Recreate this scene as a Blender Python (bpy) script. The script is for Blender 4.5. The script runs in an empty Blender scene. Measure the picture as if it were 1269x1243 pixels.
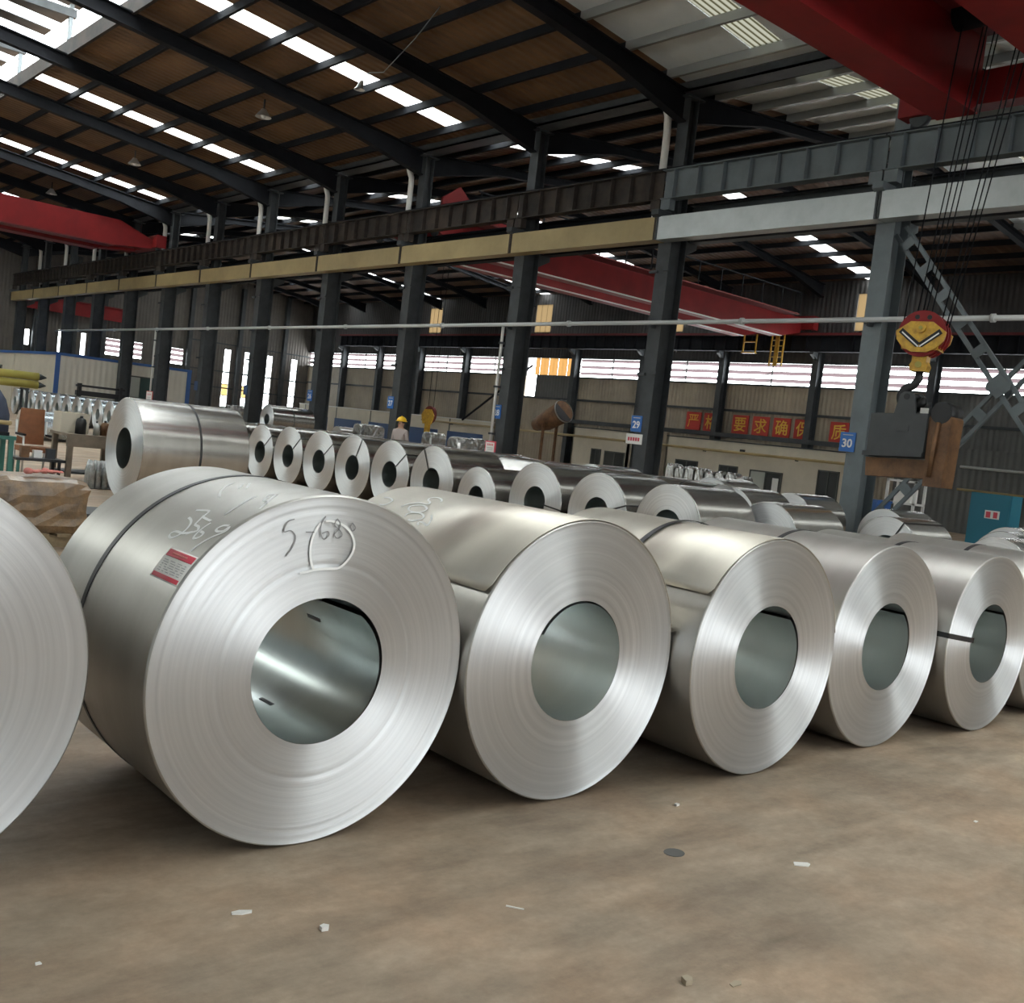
import bpy, math, random
from mathutils import Vector, Matrix
random.seed(7)
PI = math.pi
SC = bpy.context.scene
COL = SC.collection

# ------------------------------------------------------------------ camera
cam_d = bpy.data.cameras.new('camera')
cam = bpy.data.objects.new('camera', cam_d)
COL.objects.link(cam)
cam_d.sensor_fit = 'HORIZONTAL'
cam_d.sensor_width = 36.0
cam_d.lens = 1281.33 / 1269.0 * 36.0
cam_d.clip_start = 0.05
cam_d.clip_end = 400
YAW, PITCH, ROLL = math.radians(40.9637), math.radians(-3.4592), math.radians(6.5775)
fwd = Vector((math.sin(YAW) * math.cos(PITCH), math.cos(YAW) * math.cos(PITCH), math.sin(PITCH)))
rgt = Vector((math.cos(YAW), -math.sin(YAW), 0))
upv = rgt.cross(fwd)
r2 = rgt * math.cos(ROLL) + upv * math.sin(ROLL)
u2 = -rgt * math.sin(ROLL) + upv * math.cos(ROLL)
cam.matrix_world = Matrix(((r2.x, u2.x, -fwd.x, 0), (r2.y, u2.y, -fwd.y, 0), (r2.z, u2.z, -fwd.z, 1.52), (0, 0, 0, 1)))
SC.camera = cam

# ------------------------------------------------------------------ overcast sky, portals, exposure
world = bpy.data.worlds.new('overcast_sky')
SC.world = world
world.use_nodes = True
bg = world.node_tree.nodes['Background']
bg.inputs[0].default_value = (0.93, 0.98, 1.0, 1)
bg.inputs[1].default_value = 12.0
SC.view_settings.view_transform = 'Standard'
SC.view_settings.look = 'None'
SC.view_settings.gamma = 1.0
SC.view_settings.use_curve_mapping = False
SC.view_settings.exposure = 0.0
cy = SC.cycles
cy.use_denoising = True
cy.max_bounces = 8
cy.diffuse_bounces = 4
cy.glossy_bounces = 6
cy.transmission_bounces = 6
cy.transparent_max_bounces = 8
cy.sample_clamp_indirect = 6.0
cy.caustics_reflective = False
cy.caustics_refractive = False


def portal(name, loc, rot, sx, sy):
    d = bpy.data.lights.new(name, 'AREA')
    d.shape = 'RECTANGLE'
    d.size, d.size_y = sx, sy
    d.cycles.is_portal = True
    o = bpy.data.objects.new(name, d)
    o.location, o.rotation_euler = loc, rot
    COL.objects.link(o)


portal('gate_portal', (8, -44.9, 4.5), (math.radians(90), 0, 0), 23.9, 8.9)       # open gate behind the camera
portal('side_portal', (-3.9, 32, 6.5), (0, math.radians(-90), 0), 2.2, 47)            # high rooflight band in the left wall
portal('ridge_portal', (8, 17, 12.5), (0, 0, 0), 3.9, 123)                          # glazed ridge

for (py, px_, pw) in ((-8.47, 1, 10), (3.33, 1, 10), (-8.47, 15, 9), (3.33, 15, 9)):                                       # rooflight strips around the camera
    portal('strip_portal', (px_, py, 12.0 if px_ < 5 else 12.1), (0, math.radians(-6.4 if px_ < 5 else 6.4), 0), pw, .8)

# ------------------------------------------------------------------ materials
MATS = {}


def mat(name, color, rough=0.6, metal=0.0, var=0.0, scale=3.0, bump=0.0, bscale=20.0, color2=None, stretch=(1, 1, 1), spec=0.5):
    m = bpy.data.materials.new(name)
    m.use_nodes = True
    nt = m.node_tree
    b = nt.nodes['Principled BSDF']
    b.inputs['Base Color'].default_value = (*color, 1)
    b.inputs['Roughness'].default_value = rough
    b.inputs['Metallic'].default_value = metal
    b.inputs['Specular IOR Level'].default_value = spec
    if var or bump:
        tc = nt.nodes.new('ShaderNodeTexCoord')
        mp = nt.nodes.new('ShaderNodeMapping')
        mp.inputs['Scale'].default_value = stretch
        nt.links.new(tc.outputs['Object'], mp.inputs['Vector'])
    if var:
        n = nt.nodes.new('ShaderNodeTexNoise')
        n.inputs['Scale'].default_value = scale
        n.inputs['Detail'].default_value = 6
        n.inputs['Roughness'].default_value = 0.65
        r = nt.nodes.new('ShaderNodeValToRGB')
        c2 = color2 if color2 else tuple(c * (1 - var) for c in color)
        r.color_ramp.elements[0].position = 0.35
        r.color_ramp.elements[1].position = 0.65
        r.color_ramp.elements[0].color = (*c2, 1)
        r.color_ramp.elements[1].color = (*color, 1)
        nt.links.new(mp.outputs['Vector'], n.inputs['Vector'])
        nt.links.new(n.outputs['Fac'], r.inputs['Fac'])
        nt.links.new(r.outputs['Color'], b.inputs['Base Color'])
    if bump:
        n2 = nt.nodes.new('ShaderNodeTexNoise')
        n2.inputs['Scale'].default_value = bscale
        n2.inputs['Detail'].default_value = 4
        bp = nt.nodes.new('ShaderNodeBump')
        bp.inputs['Strength'].default_value = bump
        bp.inputs['Distance'].default_value = 0.02
        nt.links.new(mp.outputs['Vector'], n2.inputs['Vector'])
        nt.links.new(n2.outputs['Fac'], bp.inputs['Height'])
        nt.links.new(bp.outputs['Normal'], b.inputs['Normal'])
    MATS[name] = m
    return m


def sheet_mat(name, color, color2, pitch=0.2, axis='Y', rough=0.6, scale=0.7, metal=0.0):
    """profiled steel sheet: ribs as fine relief, blotchy colour"""
    m = mat(name, color, rough, metal, var=0.5, scale=scale, color2=color2)
    nt = m.node_tree
    b = nt.nodes['Principled BSDF']
    tc = nt.nodes.new('ShaderNodeTexCoord')
    w = nt.nodes.new('ShaderNodeTexWave')
    w.bands_direction = axis
    w.inputs['Scale'].default_value = 0.314 / pitch
    w.inputs['Distortion'].default_value = 0
    bp = nt.nodes.new('ShaderNodeBump')
    bp.inputs['Strength'].default_value = 0.8
    bp.inputs['Distance'].default_value = 0.03
    nt.links.new(tc.outputs['Object'], w.inputs['Vector'])
    nt.links.new(w.outputs['Fac'], bp.inputs['Height'])
    nt.links.new(bp.outputs['Normal'], b.inputs['Normal'])
    return m


def translucent(name, color, transp=0.35, ribs=None):
    m = bpy.data.materials.new(name)
    m.use_nodes = True
    nt = m.node_tree
    nt.nodes.clear()
    out = nt.nodes.new('ShaderNodeOutputMaterial')
    tr = nt.nodes.new('ShaderNodeBsdfTransparent')
    tl = nt.nodes.new('ShaderNodeBsdfTranslucent')
    tl.inputs[0].default_value = (*color, 1)
    mx = nt.nodes.new('ShaderNodeMixShader')
    mx.inputs[0].default_value = 1 - transp
    tr.inputs[0].default_value = (*color, 1)
    nt.links.new(tr.outputs[0], mx.inputs[1])
    nt.links.new(tl.outputs[0], mx.inputs[2])
    nt.links.new(mx.outputs[0], out.inputs[0])
    if ribs:
        tc = nt.nodes.new('ShaderNodeTexCoord')
        w = nt.nodes.new('ShaderNodeTexWave')
        w.bands_direction = 'Y'
        w.inputs['Scale'].default_value = 0.314 / ribs
        r = nt.nodes.new('ShaderNodeValToRGB')
        r.color_ramp.elements[0].color = (color[0] * .35, color[1] * .33, color[2] * .25, 1)
        r.color_ramp.elements[0].position = 0.05
        r.color_ramp.elements[1].position = 0.4
        r.color_ramp.elements[1].color = (*color, 1)
        nt.links.new(tc.outputs['Object'], w.inputs['Vector'])
        nt.links.new(w.outputs['Fac'], r.inputs['Fac'])
        nt.links.new(r.outputs['Color'], tr.inputs[0])
        nt.links.new(r.outputs['Color'], tl.inputs[0])
    MATS[name] = m
    return m


def floor_mat():
    m = bpy.data.materials.new('concrete_floor')
    m.use_nodes = True
    nt = m.node_tree
    L = nt.links.new
    b = nt.nodes['Principled BSDF']
    tc = nt.nodes.new('ShaderNodeTexCoord')

    def noise(scale, detail, stretch=(1, 1, 1), rot=0.0, rough=0.6):
        mp = nt.nodes.new('ShaderNodeMapping')
        mp.inputs['Scale'].default_value = stretch
        mp.inputs['Rotation'].default_value = (0, 0, rot)
        n = nt.nodes.new('ShaderNodeTexNoise')
        n.inputs['Scale'].default_value = scale
        n.inputs['Detail'].default_value = detail
        n.inputs['Roughness'].default_value = rough
        L(tc.outputs['Object'], mp.inputs['Vector'])
        L(mp.outputs['Vector'], n.inputs['Vector'])
        return n.outputs['Fac']

    def ramp(fac, p0, p1, c0, c1):
        r = nt.nodes.new('ShaderNodeValToRGB')
        r.color_ramp.elements[0].position = p0
        r.color_ramp.elements[1].position = p1
        r.color_ramp.elements[0].color = (*c0, 1)
        r.color_ramp.elements[1].color = (*c1, 1)
        L(fac, r.inputs['Fac'])
        return r.outputs['Color']

    def mixc(kind, fac, a, c):
        x = nt.nodes.new('ShaderNodeMix')
        x.data_type = 'RGBA'
        x.blend_type = kind
        x.inputs[0].default_value = fac
        L(a, x.inputs[6])
        L(c, x.inputs[7])
        return x.outputs[2]
    base = ramp(noise(0.9, 8), 0.3, 0.7, (0.34, 0.262, 0.19), (0.47, 0.37, 0.275))
    warm = ramp(noise(1.7, 5), 0.42, 0.7, (1, 1, 1), (1.06, 0.93, 0.84))
    c = mixc('MULTIPLY', 0.8, base, warm)
    marks = ramp(noise(1.1, 6, (0.35, 1.6, 1), 0.95), 0.36, 0.52, (0.55, 0.55, 0.55), (1, 1, 1))
    c = mixc('MULTIPLY', 0.8, c, marks)
    marks2 = ramp(noise(2.4, 5, (0.3, 1.5, 1), -0.5), 0.33, 0.45, (0.68, 0.67, 0.66), (1, 1, 1))
    c = mixc('MULTIPLY', 0.6, c, marks2)
    blot = ramp(noise(3.2, 7, (0.7, 1.2, 1), 0.6, 0.7), 0.38, 0.62, (0.78, 0.765, 0.75), (1.08, 1.07, 1.06))
    c = mixc('MULTIPLY', 0.9, c, blot)
    stain = ramp(noise(0.55, 7, (0.6, 1.3, 1), -0.9, 0.7), 0.30, 0.42, (0.58, 0.575, 0.58), (1, 1, 1))
    c = mixc('MULTIPLY', 0.75, c, stain)
    speck = ramp(noise(22, 6, rough=0.75), 0.3, 0.75, (0.82, 0.82, 0.82), (1.1, 1.1, 1.1))
    c = mixc('MULTIPLY', 0.8, c, speck)
    L(c, b.inputs['Base Color'])
    b.inputs['Roughness'].default_value = 0.62
    b.inputs['Specular IOR Level'].default_value = 0.3
    bp = nt.nodes.new('ShaderNodeBump')
    bp.inputs['Strength'].default_value = 0.18
    bp.inputs['Distance'].default_value = 0.01
    L(noise(35, 6), bp.inputs['Height'])
    L(bp.outputs['Normal'], b.inputs['Normal'])
    MATS['floor'] = m
    return m


def coil_face_mat():
    """slit edges of many thin wraps: radial anisotropy, rings vary with the radius only"""
    m = bpy.data.materials.new('coil_edge_steel')
    m.use_nodes = True
    nt = m.node_tree
    L = nt.links.new
    b = nt.nodes['Principled BSDF']
    tc = nt.nodes.new('ShaderNodeTexCoord')
    sx = nt.nodes.new('ShaderNodeSeparateXYZ')
    L(tc.outputs['Object'], sx.inputs[0])
    cx = nt.nodes.new('ShaderNodeCombineXYZ')
    L(sx.outputs['X'], cx.inputs['X'])
    L(sx.outputs['Z'], cx.inputs['Y'])
    ln = nt.nodes.new('ShaderNodeVectorMath')
    ln.operation = 'LENGTH'
    L(cx.outputs[0], ln.inputs[0])
    oi = nt.nodes.new('ShaderNodeObjectInfo')
    ad = nt.nodes.new('ShaderNodeMath')
    ad.operation = 'MULTIPLY_ADD'
    L(oi.outputs['Random'], ad.inputs[0])
    ad.inputs[1].default_value = 37.0
    L(ln.outputs['Value'], ad.inputs[2])

    def n1(scale, detail):
        mu = nt.nodes.new('ShaderNodeMath')
        mu.operation = 'MULTIPLY'
        mu.inputs[1].default_value = scale
        L(ad.outputs[0], mu.inputs[0])
        n = nt.nodes.new('ShaderNodeTexNoise')
        n.noise_dimensions = '1D'
        n.inputs['Scale'].default_value = 1.0
        n.inputs['Detail'].default_value = detail
        L(mu.outputs[0], n.inputs['W'])
        return n.outputs['Fac']
    r = nt.nodes.new('ShaderNodeValToRGB')
    r.color_ramp.elements[0].position = 0.25
    r.color_ramp.elements[1].position = 0.75
    r.color_ramp.elements[0].color = (0.62, 0.625, 0.63, 1)
    r.color_ramp.elements[1].color = (0.73, 0.735, 0.74, 1)
    L(n1(45, 6), r.inputs['Fac'])
    L(r.outputs['Color'], b.inputs['Base Color'])
    b.inputs['Metallic'].default_value = 0.85
    rr = nt.nodes.new('ShaderNodeMapRange')
    rr.inputs['To Min'].default_value = 0.42
    rr.inputs['To Max'].default_value = 0.56
    L(n1(60, 3), rr.inputs['Value'])
    L(rr.outputs[0], b.inputs['Roughness'])
    b.inputs['Anisotropic'].default_value = 0.93
    b.inputs['Anisotropic Rotation'].default_value = 0.25
    tg = nt.nodes.new('ShaderNodeTangent')
    tg.direction_type = 'RADIAL'
    tg.axis = 'Y'
    L(tg.outputs[0], b.inputs['Tangent'])
    bp = nt.nodes.new('ShaderNodeBump')
    bp.inputs['Strength'].default_value = 0.35
    bp.inputs['Distance'].default_value = 0.002
    L(n1(90, 4), bp.inputs['Height'])
    L(bp.outputs['Normal'], b.inputs['Normal'])
    MATS['coil_face'] = m
    return m


def coil_body_mat(name, c1, c2, rough, metal=0.9):
    m = bpy.data.materials.new(name)
    m.use_nodes = True
    nt = m.node_tree
    L = nt.links.new
    b = nt.nodes['Principled BSDF']
    tc = nt.nodes.new('ShaderNodeTexCoord')
    mp = nt.nodes.new('ShaderNodeMapping')
    mp.inputs['Scale'].default_value = (1, 5, 1)
    L(tc.outputs['Object'], mp.inputs[0])
    n = nt.nodes.new('ShaderNodeTexNoise')
    n.inputs['Scale'].default_value = 1.6
    n.inputs['Detail'].default_value = 5
    L(mp.outputs[0], n.inputs['Vector'])
    r = nt.nodes.new('ShaderNodeValToRGB')
    r.color_ramp.elements[0].position = 0.3
    r.color_ramp.elements[1].position = 0.7
    r.color_ramp.elements[0].color = (*c1, 1)
    r.color_ramp.elements[1].color = (*c2, 1)
    L(n.outputs['Fac'], r.inputs['Fac'])
    L(r.outputs['Color'], b.inputs['Base Color'])
    b.inputs['Metallic'].default_value = metal
    n2 = nt.nodes.new('ShaderNodeTexNoise')
    n2.inputs['Scale'].default_value = 40
    n2.inputs['Detail'].default_value = 3
    L(tc.outputs['Object'], n2.inputs['Vector'])
    rr = nt.nodes.new('ShaderNodeMapRange')
    rr.inputs['To Min'].default_value = rough - 0.04
    rr.inputs['To Max'].default_value = rough + 0.06
    L(n2.outputs['Fac'], rr.inputs['Value'])
    L(rr.outputs[0], b.inputs['Roughness'])
    n3 = nt.nodes.new('ShaderNodeTexNoise')
    n3.inputs['Scale'].default_value = 3.0
    L(mp.outputs[0], n3.inputs['Vector'])
    bp = nt.nodes.new('ShaderNodeBump')
    bp.inputs['Strength'].default_value = 0.03
    bp.inputs['Distance'].default_value = 0.02
    L(n3.outputs['Fac'], bp.inputs['Height'])
    L(bp.outputs['Normal'], b.inputs['Normal'])
    if 'bore' in name:                      # plain smooth strip inside the eye
        for k in ('Normal', 'Roughness'):
            nt.links.remove(b.inputs[k].links[0])
        b.inputs['Roughness'].default_value = rough
    MATS[name] = m
    return m


floor_mat()
coil_face_mat()
coil_body_mat('coil_body', (0.43, 0.415, 0.385), (0.50, 0.485, 0.455), 0.38, 0.85)
coil_body_mat('coil_body_far', (0.42, 0.405, 0.385), (0.50, 0.485, 0.46), 0.22, 0.95)
coil_body_mat('coil_wrap', (0.50, 0.46, 0.40), (0.57, 0.53, 0.46), 0.40, 0.75)
coil_body_mat('coil_bore', (0.78, 0.82, 0.81), (0.84, 0.88, 0.87), 0.30, 0.95)  # bore base colour lifted to brighten the shaded eyes
coil_body_mat('coil_bore_shaded', (0.44, 0.48, 0.47), (0.50, 0.54, 0.53), 0.28, 0.95)  # same bore steel, shade put into a darker base colour
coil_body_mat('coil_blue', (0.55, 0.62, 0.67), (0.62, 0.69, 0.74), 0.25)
M = MATS
mat('strap', (0.03, 0.03, 0.032), 0.45, 0.3)
mat('chalk', (0.95, 0.95, 0.93), 0.9)
mat('marker', (0.27, 0.27, 0.275), 0.6)
mat('paper', (0.80, 0.78, 0.74), 0.7)
mat('red_print', (0.62, 0.07, 0.10), 0.6)
mat('grey_print', (0.45, 0.44, 0.43), 0.7)
mat('steel_dark', (0.060, 0.066, 0.070), 0.55, 0.1, var=0.35, scale=2, spec=.3)
mat('steel_grey', (0.15, 0.175, 0.185), 0.5, 0.2, var=0.25, scale=1.5)
mat('steel_black', (0.013, 0.014, 0.017), 0.8, 0.0, var=0.3, scale=2, spec=.15)
mat('steel_rust', (0.060, 0.045, 0.036), 0.7, 0.0, var=0.5, scale=1.2, color2=(0.02, 0.018, 0.017), spec=.25)
mat('beam_cream', (0.39, 0.295, 0.135), 0.5, 0.1, var=0.3, scale=0.6)
mat('beam_silver', (0.52, 0.545, 0.54), 0.36, 0.7, var=0.2, scale=1.0, bump=0.15, bscale=3)
mat('pipe_grey', (0.50, 0.51, 0.50), 0.45, 0.2)
mat('pipe_white', (0.62, 0.60, 0.56), 0.5)
mat('red_paint', (0.24, 0.013, 0.014), 0.55, var=0.2, scale=1.0, color2=(0.18, 0.011, 0.012), spec=.3)
mat('red_dark', (0.12, 0.010, 0.010), 0.6)
sheet_mat('roof_brown', (0.165, 0.085, 0.033), (0.10, 0.052, 0.024), pitch=0.3, axis='Y', rough=0.7)
sheet_mat('roof_rust', (0.17, 0.10, 0.062), (0.08, 0.05, 0.035), pitch=0.3, axis='Y', rough=0.7)
sheet_mat('roof_grey', (0.74, 0.80, 0.82), (0.66, 0.72, 0.75), pitch=0.6, axis='Y', rough=0.45)
mat('roof_plain', (0.10, 0.085, 0.07), 0.7)
mat('purlin_grey', (0.33, 0.34, 0.33), 0.4, 0.5)
sheet_mat('wall_tan', (0.36, 0.30, 0.22), (0.25, 0.21, 0.165), pitch=0.25, axis='Y', scale=0.5)
sheet_mat('wall_grey', (0.10, 0.10, 0.095), (0.075, 0.075, 0.072), pitch=0.25, axis='Y', scale=0.5)
sheet_mat('wall_dark', (0.055, 0.05, 0.048), (0.035, 0.032, 0.032), pitch=0.25, axis='Y')
sheet_mat('wall_pale', (0.50, 0.57, 0.60), (0.42, 0.48, 0.51), pitch=0.25, axis='Y', scale=0.5)
sheet_mat('wall_end', (0.115, 0.10, 0.085), (0.08, 0.072, 0.064), pitch=0.25, axis='X')
mat('plaster_cream', (0.58, 0.53, 0.43), 0.8, var=0.15, scale=0.8)
sheet_mat('cabin_cream', (0.62, 0.58, 0.50), (0.56, 0.53, 0.46), pitch=0.3, axis='X')
mat('blue_trim', (0.03, 0.10, 0.30), 0.5)
mat('blue_plate', (0.02, 0.13, 0.42), 0.5)
mat('blue_faded', (0.03, 0.07, 0.17), 0.6)
mat('teal_paint', (0.02, 0.16, 0.23), 0.5)
mat('green_paint', (0.02, 0.13, 0.10), 0.5)
mat('yellow_paint', (0.62, 0.37, 0.03), 0.45, var=0.35, scale=8, color2=(0.38, 0.20, 0.02))
mat('yellow_dull', (0.36, 0.31, 0.07), 0.6)
mat('yellow_hat', (0.80, 0.50, 0.02), 0.35)
mat('rust_brown', (0.21, 0.105, 0.045), 0.6, 0.2, var=0.5, scale=3, color2=(0.10, 0.05, 0.025))
mat('lifter_grey', (0.055, 0.058, 0.06), 0.55, 0.2, var=0.2, scale=3)
mat('black_iron', (0.015, 0.015, 0.016), 0.5, 0.3)
mat('window_dark', (0.045, 0.05, 0.05), 0.15)
mat('frame_dark', (0.05, 0.055, 0.05), 0.5)
mat('frame_white', (0.65, 0.65, 0.63), 0.5)
mat('door_pale', (0.38, 0.40, 0.36), 0.6)
mat('door_green', (0.02, 0.05, 0.045), 0.6)
mat('sign_red', (0.42, 0.03, 0.02), 0.55)
mat('sign_yellow', (0.70, 0.42, 0.05), 0.55)
mat('white_paint', (0.78, 0.78, 0.76), 0.6)
mat('leather_brown', (0.28, 0.105, 0.04), 0.6, var=0.3, scale=6)
mat('wood_bench', (0.24, 0.19, 0.14), 0.7, var=0.3, scale=6)
mat('cloth_pink', (0.62, 0.22, 0.19), 0.9)
mat('cloth_grey', (0.36, 0.30, 0.28), 0.9)
mat('cloth_dark', (0.04, 0.05, 0.08), 0.9)
mat('skin', (0.42, 0.24, 0.16), 0.6)
mat('hair', (0.015, 0.012, 0.01), 0.7)
mat('wrap_film', (0.58, 0.57, 0.55), 0.22, 0.75, var=0.5, scale=9, bump=0.9, bscale=7)
mat('wrap_brown', (0.30, 0.19, 0.10), 0.35, 0.0, var=0.6, scale=6, color2=(0.14, 0.10, 0.07), bump=0.8, bscale=8)
mat('clear_plastic', (0.60, 0.62, 0.62), 0.12, 0.3, var=0.4, scale=14, bump=0.8, bscale=14)
mat('timber', (0.30, 0.22, 0.13), 0.8, var=0.3, scale=8)
mat('stain', (0.10, 0.095, 0.09), 0.7)
mat('stone', (0.40, 0.33, 0.24), 0.9)
mat('curtain_orange', (0.75, 0.42, 0.16), 0.8)
mat('lamp_alu', (0.55, 0.55, 0.53), 0.4, 0.6)
translucent('skylight', (0.92, 0.93, 0.92), 0.5)
translucent('skylight_dimmed', (0.62, 0.62, 0.60), 0.5)  # glazing colour darkened to weaken daylight through these unseen panes
translucent('skylight_ribbed', (0.22, 0.215, 0.19), 0.55, ribs=0.16)
translucent('slat', (0.235, 0.20, 0.205), 0.1)
translucent('wall_light', (0.22, 0.18, 0.125), 0.1)
translucent('pane_yellow', (0.42, 0.34, 0.20), 0.2)
translucent('glass', (0.9, 0.92, 0.92), 0.8)
translucent('curtain_lit', (0.30, 0.215, 0.12), 0.1)

# ------------------------------------------------------------------ mesh helpers
WL = {}


def wloc(p):
    return WL.get(p.name, Vector((0, 0, 0))) if p is not None else Vector((0, 0, 0))


class MB:
    def __init__(s):
        s.v, s.f, s.sm = [], [], []

    def add(s, vs, fs, smooth=False):
        n = len(s.v)
        s.v += [tuple(p) for p in vs]
        s.f += [tuple(i + n for i in f) for f in fs]
        s.sm += [smooth] * len(fs)
        return s

    def box(s, x0, x1, y0, y1, z0, z1):
        return s.add([(x0, y0, z0), (x1, y0, z0), (x1, y1, z0), (x0, y1, z0), (x0, y0, z1), (x1, y0, z1), (x1, y1, z1), (x0, y1, z1)],
                     [(3, 2, 1, 0), (4, 5, 6, 7), (0, 1, 5, 4), (1, 2, 6, 5), (2, 3, 7, 6), (3, 0, 4, 7)])

    def hexa(s, p):
        return s.add(p, [(3, 2, 1, 0), (4, 5, 6, 7), (0, 1, 5, 4), (1, 2, 6, 5), (2, 3, 7, 6), (3, 0, 4, 7)])

    def bar(s, p, q, w, h, up=(0, 0, 1)):
        p, q = Vector(p), Vector(q)
        d = (q - p).normalized()
        a = d.cross(Vector(up))
        if a.length < 1e-4:
            a = d.cross(Vector((1, 0, 0)))
        a.normalize()
        b = a.cross(d)
        a *= w / 2
        b *= h / 2
        return s.hexa([p - a - b, p + a - b, q + a - b, q - a - b, p - a + b, p + a + b, q + a + b, q - a + b])

    def tube(s, pts, r, n=10, caps=True, smooth=True):
        pts = [Vector(p) for p in pts]
        rs = r if isinstance(r, (list, tuple)) else [r] * len(pts)
        ref = None
        rings = []
        for i, p in enumerate(pts):
            t = (pts[min(i + 1, len(pts) - 1)] - pts[max(i - 1, 0)]).normalized()
            if ref is None:
                ref = t.cross(Vector((0.13, 0.21, 0.97)))
                if ref.length < 0.05:
                    ref = t.cross(Vector((1, 0, 0)))
            a = (ref - t * ref.dot(t)).normalized()
            ref = a
            b = t.cross(a)
            rings.append([p + (a * math.cos(2 * PI * k / n) + b * math.sin(2 * PI * k / n)) * rs[i] for k in range(n)])
        vs = [v for rg in rings for v in rg]
        fs = []
        for i in range(len(pts) - 1):
            for k in range(n):
                fs.append((i * n + k, i * n + (k + 1) % n, (i + 1) * n + (k + 1) % n, (i + 1) * n + k))
        s.add(vs, fs, smooth)
        if caps:
            m = len(s.v) - len(vs)
            s.f += [tuple(m + k for k in reversed(range(n))), tuple(m + (len(pts) - 1) * n + k for k in range(n))]
            s.sm += [False, False]
        return s

    def cyl(s, p, q, r, n=16):
        return s.tube([p, q], r, n)

    def lathe_y(s, prof, n=96, z0=0.0, smooth=True, a0=0.0, a1=360.0):
        """profile of (radius, y); turned about the Y axis at height z0; angle from +Z to +X"""
        full = abs(a1 - a0) > 359.9
        m = n if full else n + 1
        vs = []
        for (r, y) in prof:
            for k in range(m):
                t = math.radians(a0 + (a1 - a0) * k / n)
                vs.append((r * math.sin(t), y, z0 + r * math.cos(t)))
        fs = []
        for i in range(len(prof) - 1):
            for k in range(n):
                k2 = (k + 1) % m if full else k + 1
                fs.append((i * m + k, i * m + k2, (i + 1) * m + k2, (i + 1) * m + k))
        return s.add(vs, fs, smooth)

    def prism(s, poly, axis, t0, t1):
        """poly of 2-D points extruded along axis: X -> (y,z), Y -> (x,z), Z -> (x,y)"""
        def P(a, b, t):
            return (t, a, b) if axis == 'X' else ((a, t, b) if axis == 'Y' else (a, b, t))
        n = len(poly)
        vs = [P(a, b, t0) for a, b in poly] + [P(a, b, t1) for a, b in poly]
        fs = [tuple(range(n)), tuple(reversed(range(n, 2 * n)))]
        fs += [(i, n + i, n + (i + 1) % n, (i + 1) % n) for i in range(n)]
        return s.add(vs, fs)

    def sphere(s, c, r, nu=14, nv=9, sc=(1, 1, 1), z_min=-1.0):
        vs, fs = [], []
        for j in range(nv + 1):
            ph = PI * j / nv
            zz = max(math.cos(ph), z_min)
            for i in range(nu):
                th = 2 * PI * i / nu
                vs.append((c[0] + r * sc[0] * math.sin(ph) * math.cos(th), c[1] + r * sc[1] * math.sin(ph) * math.sin(th), c[2] + r * sc[2] * zz))
        for j in range(nv):
            for i in range(nu):
                fs.append((j * nu + i, (j + 1) * nu + i, (j + 1) * nu + (i + 1) % nu, j * nu + (i + 1) % nu))
        return s.add(vs, fs, True)

    def build(s, name, material, parent=None, local=False, origin=None):
        off = Vector((0, 0, 0)) if local else wloc(parent)
        org = Vector(origin) if origin is not None else Vector((0, 0, 0))
        me = bpy.data.meshes.new(name)
        sh = off + (org if parent is None or not local else org)
        me.from_pydata([(v[0] - sh.x, v[1] - sh.y, v[2] - sh.z) for v in s.v], [], s.f)
        me.polygons.foreach_set('use_smooth', s.sm)
        me.materials.append(M[material] if isinstance(material, str) else material)
        me.update()
        o = bpy.data.objects.new(name, me)
        COL.objects.link(o)
        o.location = org
        if parent is not None:
            o.parent = parent
        WL[o.name] = off + org
        return o


def inst(src, parent, loc=(0, 0, 0), rot=(0, 0, 0), name=None):
    o = src.copy()
    COL.objects.link(o)
    o.parent = parent
    o.location, o.rotation_euler = loc, rot
    WL[o.name] = wloc(parent) + Vector(loc)
    return o


def tag(o, label, cat, group=None, kind=None):
    if label:
        o['label'] = label
    if cat:
        o['category'] = cat
    if group:
        o['group'] = group
    if kind:
        o['kind'] = kind
    return o


def root(name, label, cat, loc=(0, 0, 0), rz=0.0, group=None):
    o = bpy.data.objects.new(name, None)
    COL.objects.link(o)
    o.location = loc
    o.rotation_euler = (0, 0, rz)
    o.empty_display_size = 0.2
    WL[o.name] = Vector(loc)
    return tag(o, label, cat, group)


def sroot(name):
    o = bpy.data.objects.new(name, None)
    COL.objects.link(o)
    o['kind'] = 'structure'
    WL[o.name] = Vector((0, 0, 0))
    return o


def struct(mb, name, m, parent=None):
    o = mb.build(name, m, parent)
    if parent is None:
        o['kind'] = 'structure'
    return o


def text_mesh(body, size, name, material, parent, matrix, depth=0.004, bold=0.0):
    """flat lettering turned into a mesh part; matrix maps text x,y to the surface, centred"""
    c = bpy.data.curves.new(name, 'FONT')
    c.body = body
    c.size = size
    c.align_x = 'CENTER'
    c.align_y = 'CENTER'
    c.extrude = depth
    c.offset = bold
    c.resolution_u = 3
    t = bpy.data.objects.new(name + '_tmp', c)
    COL.objects.link(t)
    dg = bpy.context.evaluated_depsgraph_get()
    me = bpy.data.meshes.new_from_object(t.evaluated_get(dg))
    bpy.data.objects.remove(t)
    xs = [v.co.x for v in me.vertices]
    ys = [v.co.y for v in me.vertices]
    if xs:
        me.transform(Matrix.Translation((-(min(xs) + max(xs)) / 2, -(min(ys) + max(ys)) / 2, 0)))
    me.materials.clear()
    me.materials.append(M[material])
    o = bpy.data.objects.new(name, me)
    COL.objects.link(o)
    o.parent = parent
    o.matrix_local = Matrix.Translation(-wloc(parent)) @ matrix
    return o


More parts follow.
